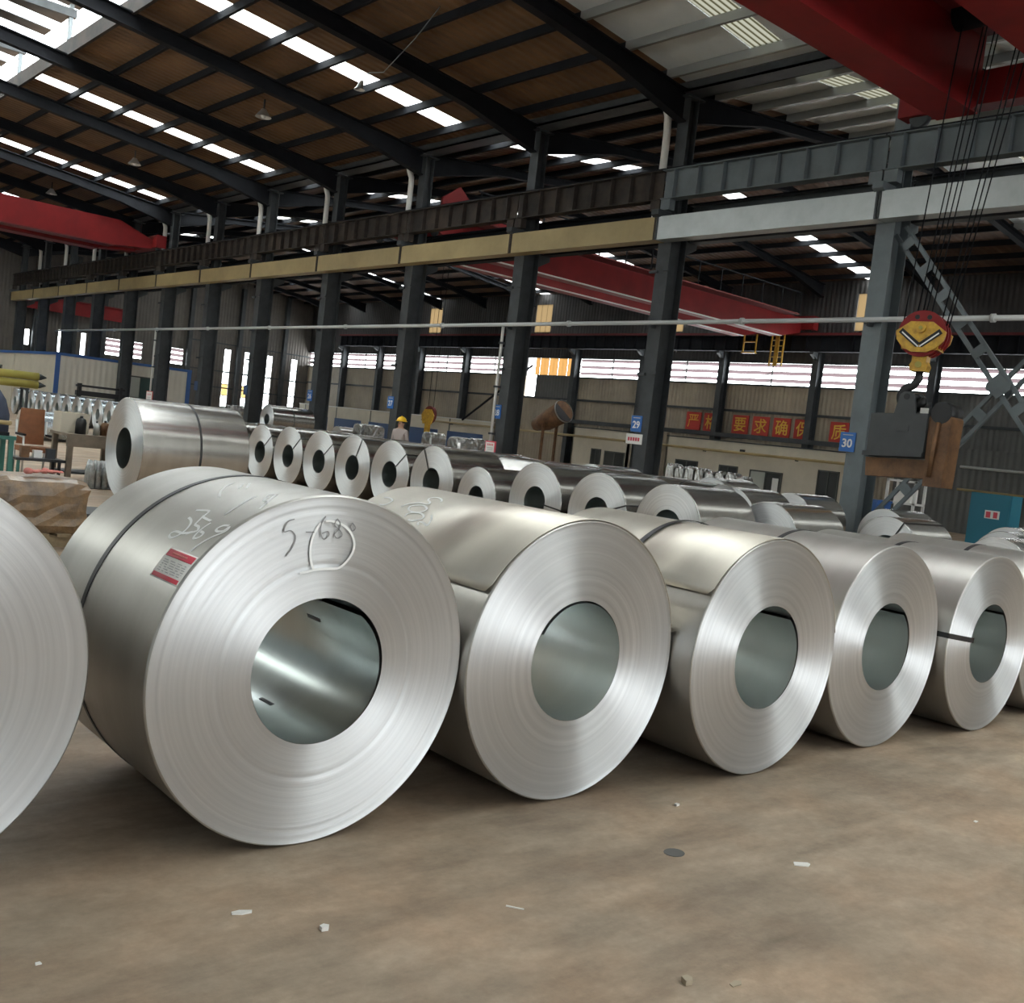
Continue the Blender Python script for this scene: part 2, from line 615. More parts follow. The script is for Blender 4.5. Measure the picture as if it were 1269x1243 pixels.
FACE_MX = lambda x, y, z: Matrix(((0, 0, -1, x), (-1, 0, 0, y), (0, 1, 0, z), (0, 0, 0, 1)))   # lettering read from -X
FACE_MY = lambda x, y, z: Matrix(((1, 0, 0, x), (0, 0, -1, y), (0, 1, 0, z), (0, 0, 0, 1)))    # lettering read from -Y

ORD = ['first', 'second', 'third', 'fourth', 'fifth', 'sixth', 'seventh', 'eighth', 'ninth', 'tenth', 'eleventh', 'twelfth', 'thirteenth']

# ------------------------------------------------------------------ setting: floor, walls
struct(MB().box(-6, 46, -47, 82, -0.2, 0.0), 'floor', 'floor')

COLY = [11.9, 17.98, 23.62, 29.3, 34.8, 40.2, 45.2, 50.3, 55.3, 60.3, 65.3, 70.4, 75.4]
WALLY = [11.5, 17.2, 22.97, 28.95, 34.6, 40.2, 45.8, 51.3, 56.6, 62.0, 67.4, 72.6]
STRIPS = [(-32.5, -31.65), (-20.7, -19.85), (-8.9, -8.05), (2.9, 3.75), (14.65, 15.5), (26.3, 27.15), (38.4, 39.25), (49.25, 50.08), (60.9, 61.7), (72.1, 72.9)]
ENDY = 79.0


def zr1(x):
    return 10.9 - 0.112 * (max(x, 16.0 - x) - 19.6)


def zr2(x):
    return 10.9 + 0.112 * (x - 20.4) if x <= 32 else 10.9 + 0.112 * (43.6 - x)


# wall on the left bay side, and the wide gate in the gable behind the camera
struct(MB().box(-4.2, -4.0, -45, 82, 8.1, 10.9).box(-4.2, -4.0, -45, 82, 0, 5.3).box(-4.2, -4.0, -45, 8, 5.3, 8.1).box(-4.2, -4.0, 56, 82, 5.3, 8.1).box(-4.2, -4.0, 8, 56, 7.7, 8.1), 'wall_left', 'wall_pale')
struct(MB().box(-4.2, 46.0, -45.2, -45.0, 9.0, 13.6).box(20.0, 46, -45.2, -45.0, 0, 9.0), 'wall_front', 'wall_tan')

# end wall far away (both bays)
we = sroot('wall_end')
MB().box(-4.2, 44.2, ENDY, ENDY + .15, 7.0, 13.5).build('upper_sheet', 'wall_end', we)
segs = [(-4.2, 21.2), (21.65, 22.3), (22.7, 23.6), (24.0, 25.2), (25.55, 27.0), (28.3, 28.75), (29.75, 30.9), (31.2, 31.3), (33.0, 36.4), (36.95, 38.15), (38.7, 40.15), (40.65, 42.4), (42.95, 44.2)]
xs_prev = None
cut = [(21.2, 21.65, 4.2, 5.3), (22.3, 22.7, 4.2, 5.3), (23.6, 24.0, 4.0, 5.6), (25.2, 25.55, 4.0, 5.6), (27.0, 28.3, 4.3, 5.5), (28.75, 29.75, 4.3, 5.5), (30.9, 31.2, 4.3, 5.5), (31.3, 33.0, 4.3, 5.5),
       (36.4, 36.95, 1.4, 6.0), (38.15, 38.7, 1.4, 6.0), (40.15, 40.65, 1.4, 6.0), (42.4, 42.95, 1.4, 6.0)]
for (a, b) in segs:
    MB().box(a, b, ENDY, ENDY + .12, 0, 7.0).build('wall_panel', 'wall_end', we)
WN = [0]


def window(nm=None):
    WN[0] += 1
    return sroot('window_%d' % WN[0])


wl = window()
for k in range(16):
    MB().box(-4.1, -4.09, 8.02 + k * 3, 10.98 + k * 3, 5.3, 7.7).build('pane', 'skylight_dimmed', wl)
for (a, b, z0, z1) in cut:
    MB().box(a, b, ENDY, ENDY + .12, 0, z0).build('wall_panel', 'wall_end', we)
    MB().box(a, b, ENDY, ENDY + .12, z1, 7.0).build('wall_panel', 'wall_end', we)
    w = window()
    if z1 - z0 > 4:
        n = 5
        for k in range(n):
            zz0 = z0 + (z1 - z0) * k / n
            MB().box(a + .03, b - .03, ENDY + .05, ENDY + .06, zz0 + .03, zz0 + (z1 - z0) / n - .03).build('pane', 'pane_yellow' if k == 1 and a < 40 else 'glass', w)
            MB().box(a, b, ENDY + .02, ENDY + .1, zz0 - .03, zz0 + .03).build('glazing_bar', 'frame_dark', w)
    elif b - a > .9:
        for k in range(3):
            zz = z0 + .28 + k * .38
            MB().hexa([(a, ENDY, zz), (b, ENDY, zz), (b, ENDY + .1, zz - .1), (a, ENDY + .1, zz - .1), (a, ENDY, zz + .14), (b, ENDY, zz + .14), (b, ENDY + .1, zz + .04), (a, ENDY + .1, zz + .04)]).build('slat', 'slat', w)
    else:
        MB().box(a + .02, b - .02, ENDY + .05, ENDY + .06, z0, z1).build('pane', 'glass', w)
for x in (21.9, 24.6, 31.25 - 4.6, 33.3, 35.2, 37.5, 39.4, 41.5):
    MB().box(x - .15, x + .15, ENDY - .4, ENDY, 0, 11.0).build('wall_stud', 'steel_dark', we)
for z in (1.2, 2.9, 4.2, 6.4):
    MB().box(33.4, 44, ENDY - .1, ENDY, z - .05, z + .05).build('wall_rail', 'steel_dark', we)

# long back wall, bay by bay
wb = sroot('wall_back')
WX = 44.0
ys = [-45.0, -14.0, 0.0, 5.8] + WALLY + [ENDY]
OPEN = (46.2, 50.0)          # orange curtain opening
for i in range(len(ys) - 1):
    y0, y1 = ys[i], ys[i + 1]
    near = y1 < 23.1
    wm = 'wall_grey' if near else 'wall_tan'
    opening = (abs(y0 - 45.8) < .01)
    MB().box(WX, WX + .1, y0, y1, 0, 3.02).build('wall_panel', wm, wb)
    MB().box(WX, WX + .1, y0, y1, 3.02, 4.30).build('wall_panel', wm, wb)
    if not opening:
        MB().box(WX, WX + .1, y0, y1, 4.30, 5.65).build('wall_panel', wm, wb)
    else:
        MB().box(WX, WX + .1, y0, 49.7, 4.30, 5.75).build('wall_panel', 'wall_grey', wb)
        MB().box(WX, WX + .1, 50.7, y1, 4.30, 5.65).build('wall_panel', wm, wb)
    # upper dark sheet with pale translucent pieces under each skylight strip
    cuts = [s for s in STRIPS if s[0] > y0 and s[1] < y1]
    a = y0
    for s in cuts:
        MB().box(WX, WX + .1, a, s[0] - .35, 6.82, 11.2).build('wall_panel', 'wall_dark', wb)
        MB().box(WX, WX + .1, s[0] - .35, s[1] + .35, 6.82, 8.45).build('wall_panel', 'wall_dark', wb)
        w = window()
        for k in range(3):
            q0 = s[0] - .35 + k * (s[1] - s[0] + .7) / 3
            MB().box(WX + .02, WX + .05, q0 + .015, q0 + (s[1] - s[0] + .7) / 3 - .015, 8.45, 10.2).build('pane', 'wall_light', w)
        MB().box(WX, WX + .1, s[0] - .35, s[1] + .35, 10.2, 11.2).build('wall_panel', 'wall_dark', wb)
        a = s[1] + .35
    MB().box(WX, WX + .1, a, y1, 6.82, 11.2).build('wall_panel', 'wall_dark', wb)
    # louvres: three pale slats with open gaps
    if y0 >= 5.8 and not opening:
        w = window()
        for k in range(3):
            zt = 6.80 - k * 0.385
            MB().hexa([(WX + .12, y0, zt - .17), (WX + .14, y0, zt - .17), (WX + .14, y1, zt - .17), (WX + .12, y1, zt - .17),
                       (WX - .02, y0, zt), (WX, y0, zt), (WX, y1, zt), (WX - .02, y1, zt)]).build('slat', 'slat', w)
        ym = (y0 + y1) / 2
        MB().box(WX - .06, WX, ym - .02, ym + .02, 5.65, 6.82).build('mullion', 'frame_dark', w)
        for k in range(3):
            zt = 6.74 - k * 0.385
            MB().bar((WX - .05, ym, zt), (WX - .1, ym + .28, zt - .12), .02, .03).build('bracket', 'frame_dark', w)
    elif opening:
        w = window()
        for k in range(9):
            q0 = 46.2 + k * .42
            MB().box(WX + .05 + .03 * (k % 2), WX + .08 + .03 * (k % 2), q0, q0 + .40, 5.75, 6.95).build('curtain_strip', 'curtain_lit', w)
        MB().box(WX, WX + .1, 50.7, 51.3, 5.65, 6.82).build('wall_panel', 'wall_dark', wb)
    elif y0 < 5.8:
        MB().box(WX, WX + .1, y0, y1, 4.30, 6.82).build('wall_panel', wm, wb)
for z, w_, h_, m_ in ((4.30, .12, .12, 'steel_dark'), (5.68, .1, .08, 'steel_dark'), (6.86, .12, .1, 'steel_dark')):
    for i in range(3, len(ys) - 1):
        if z == 5.68 and abs(ys[i] - 45.8) < .01:
            continue
        MB().box(WX - w_, WX, ys[i], ys[i + 1], z - h_ / 2, z + h_ / 2).build('wall_rail', m_, wb)

# ------------------------------------------------------------------ roofs
P1 = [9.95, 11.45, 12.98, 14.5, 16.02, 17.54, 19.06, 19.75]
P2 = [20.25, 20.95, 22.5, 24.05, 25.6, 27.15, 28.7, 30.25, 32.0, 33.75, 35.3, 36.85, 38.4, 39.95, 41.5, 43.05, 44.1]
ROOFY = [5.9] + COLY + [ENDY]


def slab(x0, x1, y0, y1, zf, t=0.05):
    z0, z1 = zf(x0), zf(x1)
    return MB().hexa([(x0, y0, z0), (x1, y0, z1), (x1, y1, z1), (x0, y1, z0), (x0, y0, z0 + t), (x1, y0, z1 + t), (x1, y1, z1 + t), (x0, y1, z0 + t)])


def roof(nm, px, zf, brown):
    c = sroot(nm)
    wins = {}
    for i in range(len(ROOFY) - 1):
        y0, y1 = ROOFY[i], ROOFY[i + 1]
        s = [q for q in STRIPS if q[0] >= y0 and q[1] <= y1]
        m = 'roof_grey' if y1 < 18.2 else brown
        for k in range(len(px) - 1):
            a, b = px[k], px[k + 1]
            if s:
                q = s[0]
                slab(a, b, y0, q[0], zf).build('roof_panel', m, c)
                slab(a, b, q[1], y1, zf).build('roof_panel', m, c)
                key = (q, a > 32 - .01)
                if key not in wins:
                    wins[key] = window()
                if nm == 'ceiling' and k == len(px) - 2:
                    slab(a, b, q[0], q[1], zf).build('roof_panel', m, c)
                else:
                    slab(a + .02, b - .02, q[0] + .01, q[1] - .01, zf, 0.015).build('pane', 'skylight_ribbed' if q[0] < 20 else 'skylight', wins[key])
            else:
                slab(a, b, y0, y1, zf).build('roof_panel', m, c)
    for k, x in enumerate(px[1:-1] if nm != 'ceiling' else px[:-1]):
        for (ya, yb, m) in ((5.9, 17.98, 'purlin_grey'), (17.98, ENDY, 'steel_black')):
            z = zf(x)
            MB().box(x - .035, x + .035, ya, yb, z - .20, z - .005).box(x - .035, x + .06, ya, yb, z - .215, z - .2).build('purlin', m, c)
    return c


c1 = roof('ceiling', P1, zr1, 'roof_brown')
c2 = roof('ceiling_next', P2, zr2, 'roof_rust')
c2.name = 'ceiling.001'
# near roof above and behind the camera (one plain skin, out of the frame), with the same rooflights
c3 = sroot('ceiling.002')
for (x0, x1, zf) in ((9.95, 19.75, zr1), (20.25, 32, zr2), (32, 44.1, zr2)):
    a = -45.0
    for s in STRIPS[:4]:
        slab(x0, x1, a, s[0], zf).build('roof_panel', 'roof_grey', c3)
        slab(x0, x1, s[0], s[1], zf, .015).build('pane', 'skylight_dimmed', c3)
        a = s[1]
    slab(x0, x1, a, 5.9, zf).build('roof_panel', 'roof_grey', c3)
zl = lambda x: 12.0 + 0.112 * (x - 6.0)
a = -45.0
for s in STRIPS:
    slab(-4.2, 6.05, a, s[0], zl).build('roof_panel', 'roof_plain', c3)
    slab(-4.2, 6.05, s[0], s[1], zl, .015).build('pane', 'skylight_dimmed', c3)
    a = s[1]
slab(-4.2, 6.05, a, ENDY, zl).build('roof_panel', 'roof_plain', c3)
MB().box(19.7, 20.3, -45, ENDY, 10.98, 11.1).build('valley_cover', 'roof_plain', c3)
# ridge lantern: curb, posts, rafters and glazed strips
rl = root('ridge_lantern', 'glazed ridge lantern with bright strips above the brown roof, top left', 'skylight', (8.0, 32, 12.0))
for y in [k * 1.8 - 44.0 for k in range(69)]:
    MB().hexa([(6.0, y, 13.35), (8.0, y, 13.55), (8.0, y + 1.0, 13.55), (6.0, y + 1.0, 13.35), (6.0, y, 13.36), (8.0, y, 13.56), (8.0, y + 1.0, 13.56), (6.0, y + 1.0, 13.36)]).add(
        [(8.0, y, 13.55), (10.3, y, 13.35), (10.3, y + 1.0, 13.35), (8.0, y + 1.0, 13.55), (8.0, y, 13.56), (10.3, y, 13.36), (10.3, y + 1.0, 13.36), (8.0, y + 1.0, 13.56)],
        [(3, 2, 1, 0), (4, 5, 6, 7), (0, 1, 5, 4), (1, 2, 6, 5), (2, 3, 7, 6), (3, 0, 4, 7)]).build('pane', 'skylight', rl)
    MB().hexa([(6.0, y + 1.0, 13.33), (8.0, y + 1.0, 13.53), (8.0, y + 1.8, 13.53), (6.0, y + 1.8, 13.33), (6.0, y + 1.0, 13.4), (8.0, y + 1.0, 13.6), (8.0, y + 1.8, 13.6), (6.0, y + 1.8, 13.4)]).add(
        [(8.0, y + 1.0, 13.53), (10.3, y + 1.0, 13.33), (10.3, y + 1.8, 13.33), (8.0, y + 1.8, 13.53), (8.0, y + 1.0, 13.6), (10.3, y + 1.0, 13.4), (10.3, y + 1.8, 13.4), (8.0, y + 1.8, 13.6)],
        [(3, 2, 1, 0), (4, 5, 6, 7), (0, 1, 5, 4), (1, 2, 6, 5), (2, 3, 7, 6), (3, 0, 4, 7)]).build('roof_sheet', 'steel_dark', rl)
for sx in (6.0, 9.95):
    MB().box(sx - .05, sx + .05, -45, ENDY, 11.72, 12.2).build('curb', 'steel_rust', rl)
    MB().box(sx + .07, sx + .15, -45, ENDY, 12.1, 12.2).build('curb_flashing', 'purlin_grey', rl)
for y in COLY[2:10]:
    for sx in (6.0, 9.95):
        MB().box(sx - .06, sx + .06, y - .06, y + .06, 12.2, 13.3).build('post', 'steel_grey', rl)
    MB().box(5.9, 10.1, y - .1, y + .1, 12.9, 13.15).build('tie', 'steel_dark', rl)

MB().box(5.98, 6.0, -45, ENDY, 12.2, 13.33).build('side_sheet', 'steel_dark', rl)
# gutter in the valley
MB().box(19.72, 20.28, 5.9, ENDY - .1, 10.62, 10.68).box(19.72, 19.75, 5.9, ENDY - .1, 10.62, 10.85).box(20.25, 20.28, 5.9, ENDY - .1, 10.62, 10.85).build('valley_gutter', 'steel_dark')
tag(bpy.data.objects['valley_gutter'], 'long dark steel valley gutter where the two roofs meet above the columns', 'gutter')


def colname(i):
    if i < 2:
        return ('the grey column plated 30', 'the column with a white notice')[i]
    return 'the %s column left of 29' % ORD[i - 2]


def i_rafter(mb, pts, w=0.24, t=0.018):
    """pts: (x, ztop, zbottom)"""
    for (x0, a0, b0), (x1, a1, b1) in zip(pts[:-1], pts[1:]):
        y = mb.y
        mb.hexa([(x0, y - t / 2, b0), (x1, y - t / 2, b1), (x1, y + t / 2, b1), (x0, y + t / 2, b0), (x0, y - t / 2, a0), (x1, y - t / 2, a1), (x1, y + t / 2, a1), (x0, y + t / 2, a0)])
        for q0, q1 in ((a0, a1), (b0, b1)):
            mb.hexa([(x0, y - w / 2, q0 - t), (x1, y - w / 2, q1 - t), (x1, y + w / 2, q1 - t), (x0, y + w / 2, q0 - t), (x0, y - w / 2, q0 + t), (x1, y - w / 2, q1 + t), (x1, y + w / 2, q1 + t), (x0, y + w / 2, q0 + t)])


for i, y in enumerate(COLY):
    for side in (0, 1):
        mb = MB()
        mb.y = y
        if side == 0:
            pts = [(x, zr1(x) - .24, zr1(x) - d) for x, d in ((6.1, .62), (8.0, .62), (15.0, .62), (17.2, .68), (19.78, .98))]
            lab = 'dark tapered near bay roof rafter above ' + colname(i)
            nm = 'roof_rafter'
        else:
            pts = [(x, zr2(x) - .24, zr2(x) - d) for x, d in ((20.22, .90), (23.0, .50), (32.0, .46), (41.0, .50), (43.7, .85))]
            lab = 'dark far bay roof rafter behind ' + colname(i)
            nm = 'roof_rafter'
        i_rafter(mb, pts, 0.26)
        o = mb.build(nm, 'steel_black', None, origin=(pts[0][0], y, pts[0][2]))
        tag(o, lab, 'rafter', 'near bay rafters' if side == 0 else 'far bay rafters')

# high bay lamps under the brown roof
for (x, y, z, lab) in ((15.05, 31.54, 11.2, 'small round high-bay lamp under brown roof, nearest of three'), (15.25, 43.18, 11.2, 'small round high-bay lamp under brown roof, second of three'), (15.37, 54.45, 11.2, 'small round high-bay lamp under brown roof, farthest of three')):
    r = root('high_bay_lamp', lab, 'lamp', (x, y, 10.75), group='high-bay lamps under the roof')
    MB().cyl((x, y, 11.0), (x, y, 11.36), .03, 8).build('stem', 'steel_dark', r)
    MB().tube([(x, y, 11.05), (x, y, 10.98), (x, y, 10.8)], [.08, .12, .26], 16, caps=False).build('reflector', 'lamp_alu', r)
    MB().sphere((x, y, 10.86), .09, 10, 6).build('bulb', 'white_paint', r)
r = root('pole_lamp', 'small lamp hanging by a wire beside the long skylight strip', 'lamp', (14.9, 25.4, 10.6))
MB().tube([(14.9, 25.4, 10.78), (14.9, 25.5, 10.6), (14.9, 25.5, 10.55)], [.05, .1, .16], 12, caps=False).build('shade', 'lamp_alu', r)
MB().tube([(14.9, 25.4, 10.75), (14.85, 25.0, 10.9), (14.5, 23.7, 10.55), (14.0, 21.6, 10.8), (13.8, 20.4, 11.2)], .014, 6).build('wire', 'steel_grey', r)

# ------------------------------------------------------------------ columns of the middle row
CX = 20.0


def h_column(mb, x, y, z0, z1, depth, width, t=0.022):
    mb.box(x - depth / 2, x - depth / 2 + t, y - width / 2, y + width / 2, z0, z1)
    mb.box(x + depth / 2 - t, x + depth / 2, y - width / 2, y + width / 2, z0, z1)
    mb.box(x - depth / 2 + t, x + depth / 2 - t, y - t / 2, y + t / 2, z0, z1)
    return mb


col_parts = None
for i, y in enumerate(COLY):
    if i == 0:
        lab = 'grey steel H-column with blue plate numbered 30'
    elif i == 1:
        lab = 'dark grey steel H-column with blue plate numbered 29 and white notice'
    else:
        lab = 'dark grey steel H-column, %s one to the left of column 29' % ORD[i - 2]
    c = root('steel_column', lab, 'column', (CX, y, 0), group='steel columns of the middle row')
    m = 'steel_grey' if i == 0 else 'steel_dark'
    h_column(MB(), CX, y, 0.03, 7.60, .6, .42).build('shaft', m, c)
    h_column(MB(), CX, y, 7.60, 10.5, .34, .36).build('upper_shaft', m, c)
    MB().box(CX - .42, CX + .42, y - .32, y + .32, 0, .03).build('base_plate', m, c)
    for sx, bz in ((-1, 7.60), (1, 7.02)):
        MB().prism([(CX + sx * .30, bz - .4), (CX + sx * .30, bz), (CX + sx * .80, bz), (CX + sx * .80, bz - .13)], 'Y', y - .12, y + .12).build('bracket', m, c)
    MB().box(CX - .32, CX + .32, y - .23, y + .23, 10.5, 10.54).build('cap_plate', m, c)
    if 0 < i < 8:
        for z in (3.55, 5.95 + .2 * (i % 2)):
            MB().box(CX - .36, CX - .30, y - .28, y - .1, z, z + .08).box(CX - .36, CX - .30, y + .1, y + .36, z - .05, z + .02).build('clip', m, c)
    if i < 7:
        sgn = MB().box(CX - .322, CX - .31, y + .02, y + .38, 2.06, 2.47).build('number_plate', 'blue_plate' if i < 2 else 'blue_faded' if i > 4 else 'blue_plate', c)
        if i < 5:
            text_mesh(str(30 - i), .25, 'numeral', 'white_paint', c, FACE_MX(CX - .326, y + .2, 2.24), .002, .006 if i < 2 else .004)
            MB().box(CX - .325, CX - .322, y + .08, y + .32, 2.405, 2.425).build('caption', 'grey_print', c)
    if i == 1:
        MB().box(CX - .322, CX - .31, y - .06, y + .5, 1.74, 2.0).build('notice_plate', 'paper', c)
        for k in range(5):
            q = y + .40 - k * .085
            MB().box(CX - .326, CX - .322, q - .03, q + .03, 1.82, 1.91).build('notice_mark', 'red_print', c)
# thin risers tied to two columns
for i, lab in ((2, 'thin white riser pipe down the left edge of the first column left of 29'), (7, 'thin pale riser pipe down the sixth column left of 29')):
    y = COLY[i]
    q = y + .3
    r = root('riser_pipe', lab, 'pipe', (CX - .36, q, 0))
    MB().cyl((CX - .36, q, .9), (CX - .36, q, 4.78), .045, 10).build('riser', 'pipe_white', r)
    for z in (1.6, 3.0, 4.3):
        MB().box(CX - .42, CX - .30, q - .12, q + .07, z - .03, z + .03).build('pipe_clip', 'steel_dark', r)

# ------------------------------------------------------------------ crane runway girders, tie beams, pipes
GY = [6.1] + COLY
stiff_src = {}
GX = 19.45
for line in (0, 1):
    gx = GX if line == 0 else 20.62
    for i in range(len(GY) - 1):
        y0, y1 = GY[i] + .02, GY[i + 1] - .02
        m = 'steel_grey' if i < 2 else 'steel_rust'
        col = 'blue-grey' if i < 2 else 'rusty dark'
        if line == 1:
            m = 'steel_dark' if i < 2 else 'steel_black'
        where = 'right of column 30' if i == 0 else ('between columns 30 and 29' if i == 1 else 'on the %s span left of column 29' % ORD[i - 2])
        lab = ('%s crane runway girder with stiffeners %s' % (col, where)) if line == 0 else ('back runway girder of the far bay %s' % where)
        g = root('runway_girder', lab, 'girder', (gx, (y0 + y1) / 2, 7.60), group='runway girders, near line' if line == 0 else 'runway girders, far line')
        zt, zb = (8.58, 7.86) if line == 0 else (7.97, 7.02)
        if line == 0:
            MB().box(gx - .1, gx + .1, y0, y0 + .3, 7.6, zb).build('bearing', m, g)
            MB().box(gx - .1, gx + .1, y1 - .3, y1, 7.6, zb).build('bearing', m, g)
        MB().box(gx - .012, gx + .012, y0, y1, zb + .02, zt - .02).build('web', m, g)
        MB().box(gx - .17, gx + .17, y0, y1, zt - .02, zt).build('top_flange', m, g)
        MB().box(gx - .15, gx + .15, y0, y1, zb, zb + .02).build('bottom_flange', m, g)
        MB().box(gx - .04, gx + .04, y0, y1, zt, zt + .08).build('rail', 'steel_black', g)
        if line == 0:
            if m not in stiff_src:
                stiff_src[m] = None
            n = 8
            for k in range(n):
                yy = y0 + (k + .5) * (y1 - y0) / n
                lp = (0, yy - (y0 + y1) / 2, 0)
                if stiff_src[m] is None:
                    mb = MB().box(-.15, -.012, -.008, .008, zb + .02 - 7.60, zt - .02 - 7.60).box(.012, .15, -.008, .008, zb + .02 - 7.60, zt - .02 - 7.60)
                    s_ = mb.build('stiffener', m, g, local=True)
                    s_.location = lp
                    stiff_src[m] = s_
                else:
                    inst(stiff_src[m], g, lp)
BX0, BX1 = 19.30, 19.68
for i in range(len(GY) - 1):
    y0, y1 = GY[i] + .01, GY[i + 1] - .01
    m = 'beam_silver' if i < 2 else 'beam_cream'
    where = 'right of column 30' if i == 0 else ('between columns 30 and 29' if i == 1 else 'on the %s span left of column 29' % ORD[i - 2])
    b = root('tie_beam', '%s box tie beam under the girder %s' % ('silver painted' if i < 2 else 'cream painted', where), 'beam', ((BX0 + BX1) / 2, (y0 + y1) / 2, 6.85), group='box tie beams along the columns')
    MB().box(BX0, BX1, y0, y1, 6.86, 7.43).build('box_section', m, b)
    MB().box(BX0 - .015, BX0, y0, y0 + .05, 6.86, 7.43).box(BX0 - .015, BX0, y1 - .05, y1, 6.86, 7.43).build('joint_strip', 'steel_dark' if i < 2 else 'steel_rust', b)

p = root('long_pipe', 'long pale grey pipe running level across the front of all columns', 'pipe', (19.55, 36, 4.83))
MB().cyl((19.55, 6.1, 4.83), (19.55, 66, 4.83), .055, 12).build('run', 'pipe_grey', p)
for y in [9.3 + 5.85 * k for k in range(10)]:
    MB().cyl((19.55, y - .04, 4.83), (19.55, y + .04, 4.83), .085, 12).build('coupling', 'pipe_grey', p)
for y in COLY[:10]:
    MB().box(19.53, 19.70, y - .03, y + .03, 4.70, 4.775).build('pipe_bracket', 'steel_dark', p)

for i in (1, 3, 4, 5, 6, 7, 8, 9, 10, 11):
    y = COLY[i] + .42
    q = y + (.12 if i > 1 else .0)
    o = MB().tube([(19.62, q + .04, 10.52), (19.62, q + .02, 10.30), (19.64, q - .06, 10.05), (19.66, y - .06, 9.82), (19.66, y - .08, 9.62), (19.66, y - .08, 7.85), (19.70, y - .02, 7.66), (19.74, y + .08, 7.5)], .095, 12).build('downpipe', 'pipe_white', None, origin=(19.66, y, 7.5))
    tag(o, 'bent white rainwater downpipe on ' + colname(i), 'pipe', 'white downpipes on the columns')

# lattice cross bracing right of column 30
for k, (a, b, lab) in enumerate((((20.0, 11.7, 6.75), (20.0, 6.3, .12), 'grey lattice brace falling to the right from the top of column 30'),
                                 ((20.24, 11.6, .6), (20.24, 6.3, 7.1), 'grey lattice brace rising to the right from the foot of column 30'))):
    r = root('lattice_brace', lab, 'brace', (20.0 + .24 * k, 9, 0), group='cross bracing beside column 30')
    A, B = Vector(a), Vector(b)
    d = (B - A).normalized()
    nrm = Vector((1, 0, 0)).cross(d).normalized() * .13
    for sgn in (-1, 1):
        MB().bar(A + nrm * sgn, B + nrm * sgn, .08, .07, up=(1, 0, 0)).build('angle_bar', 'steel_grey', r)
    n = 12
    for j in range(n):
        q = A + (B - A) * ((j + .5) / n)
        MB().bar(q - d * .1 + Vector((-.045, 0, 0)), q + d * .1 + Vector((-.045, 0, 0)), .01, .24, up=tuple(nrm.normalized())).build('batten_plate', 'steel_grey', r)
    if k == 0:
        c = Vector((19.94, 9.2, 3.58))
        MB().prism([(c.y - .24, c.z - .05), (c.y, c.z - .24), (c.y + .24, c.z - .05), (c.y + .24, c.z + .05), (c.y, c.z + .24), (c.y - .24, c.z + .05)], 'X', 19.93, 19.945).build('gusset_plate', 'steel_grey', r)

# ------------------------------------------------------------------ back wall columns, far runway, wall pipe and beams
for i, y in enumerate(WALLY):
    c = root('wall_column', 'dark steel wall column, %s from the right along the louvred back wall' % ORD[i], 'column', (43.65, y, 0), group='columns along the back wall')
    h_column(MB(), 43.62, y, .02, 8.0, .5, .34).build('shaft', 'steel_dark', c)
    MB().prism([(43.37, 6.95), (43.37, 7.3), (42.95, 7.3), (42.95, 7.18)], 'Y', y - .1, y + .1).build('bracket', 'steel_dark', c)
    MB().box(43.3, 43.9, y - .25, y + .25, 0, .02).build('base_plate', 'steel_dark', c)
    if i + 1 < len(WALLY):
        y1 = WALLY[i + 1]
        g = root('wall_girder', 'dark runway girder with red rail on the back wall, %s span from the right' % ORD[i], 'girder', (43.1, (y + y1) / 2, 7.3), group='runway girders on the back wall')
        MB().box(43.09, 43.11, y, y1, 7.32, 8.06).box(42.95, 43.25, y, y1, 7.3, 7.32).box(42.93, 43.27, y, y1, 8.06, 8.08).build('beam', 'steel_black', g)
        MB().box(42.95, 43.05, y, y1, 8.08, 8.2).build('conductor_rail', 'red_dark', g)
        for k in range(7):
            yy = y + (k + .5) * (y1 - y) / 7
            MB().box(42.96, 43.09, yy - .01, yy + .01, 7.32, 8.06).build('stiffener', 'steel_black', g)
o = MB().box(43.15, 43.37, 12, 46, 2.86, 3.08).build('wall_beam', 'steel_dark', None, origin=(43.25, 29, 2.86))
tag(o, 'long dark horizontal beam along the wall below the red slogan squares', 'beam')
p = root('wall_pipe', 'tan gas pipe running along the cream rooms at the back wall', 'pipe', (42.8, 30, 2.12))
MB().cyl((42.8, 8, 2.12), (42.8, 60, 2.12), .07, 10).build('run', 'beam_cream', p)
for y in WALLY[:9]:
    MB().box(42.78, 43.37, y - .03, y + .03, 2.0, 2.05).build('pipe_bracket', 'steel_dark', p)
o = MB().tube([(42.85, 55.4, 2.4), (42.85, 48.9, 6.2)], .07, 8).build('diagonal_strut', 'steel_black', None, origin=(43, 52, 2.4))
tag(o, 'thin dark diagonal strut against the back wall above the far hook block', 'brace')

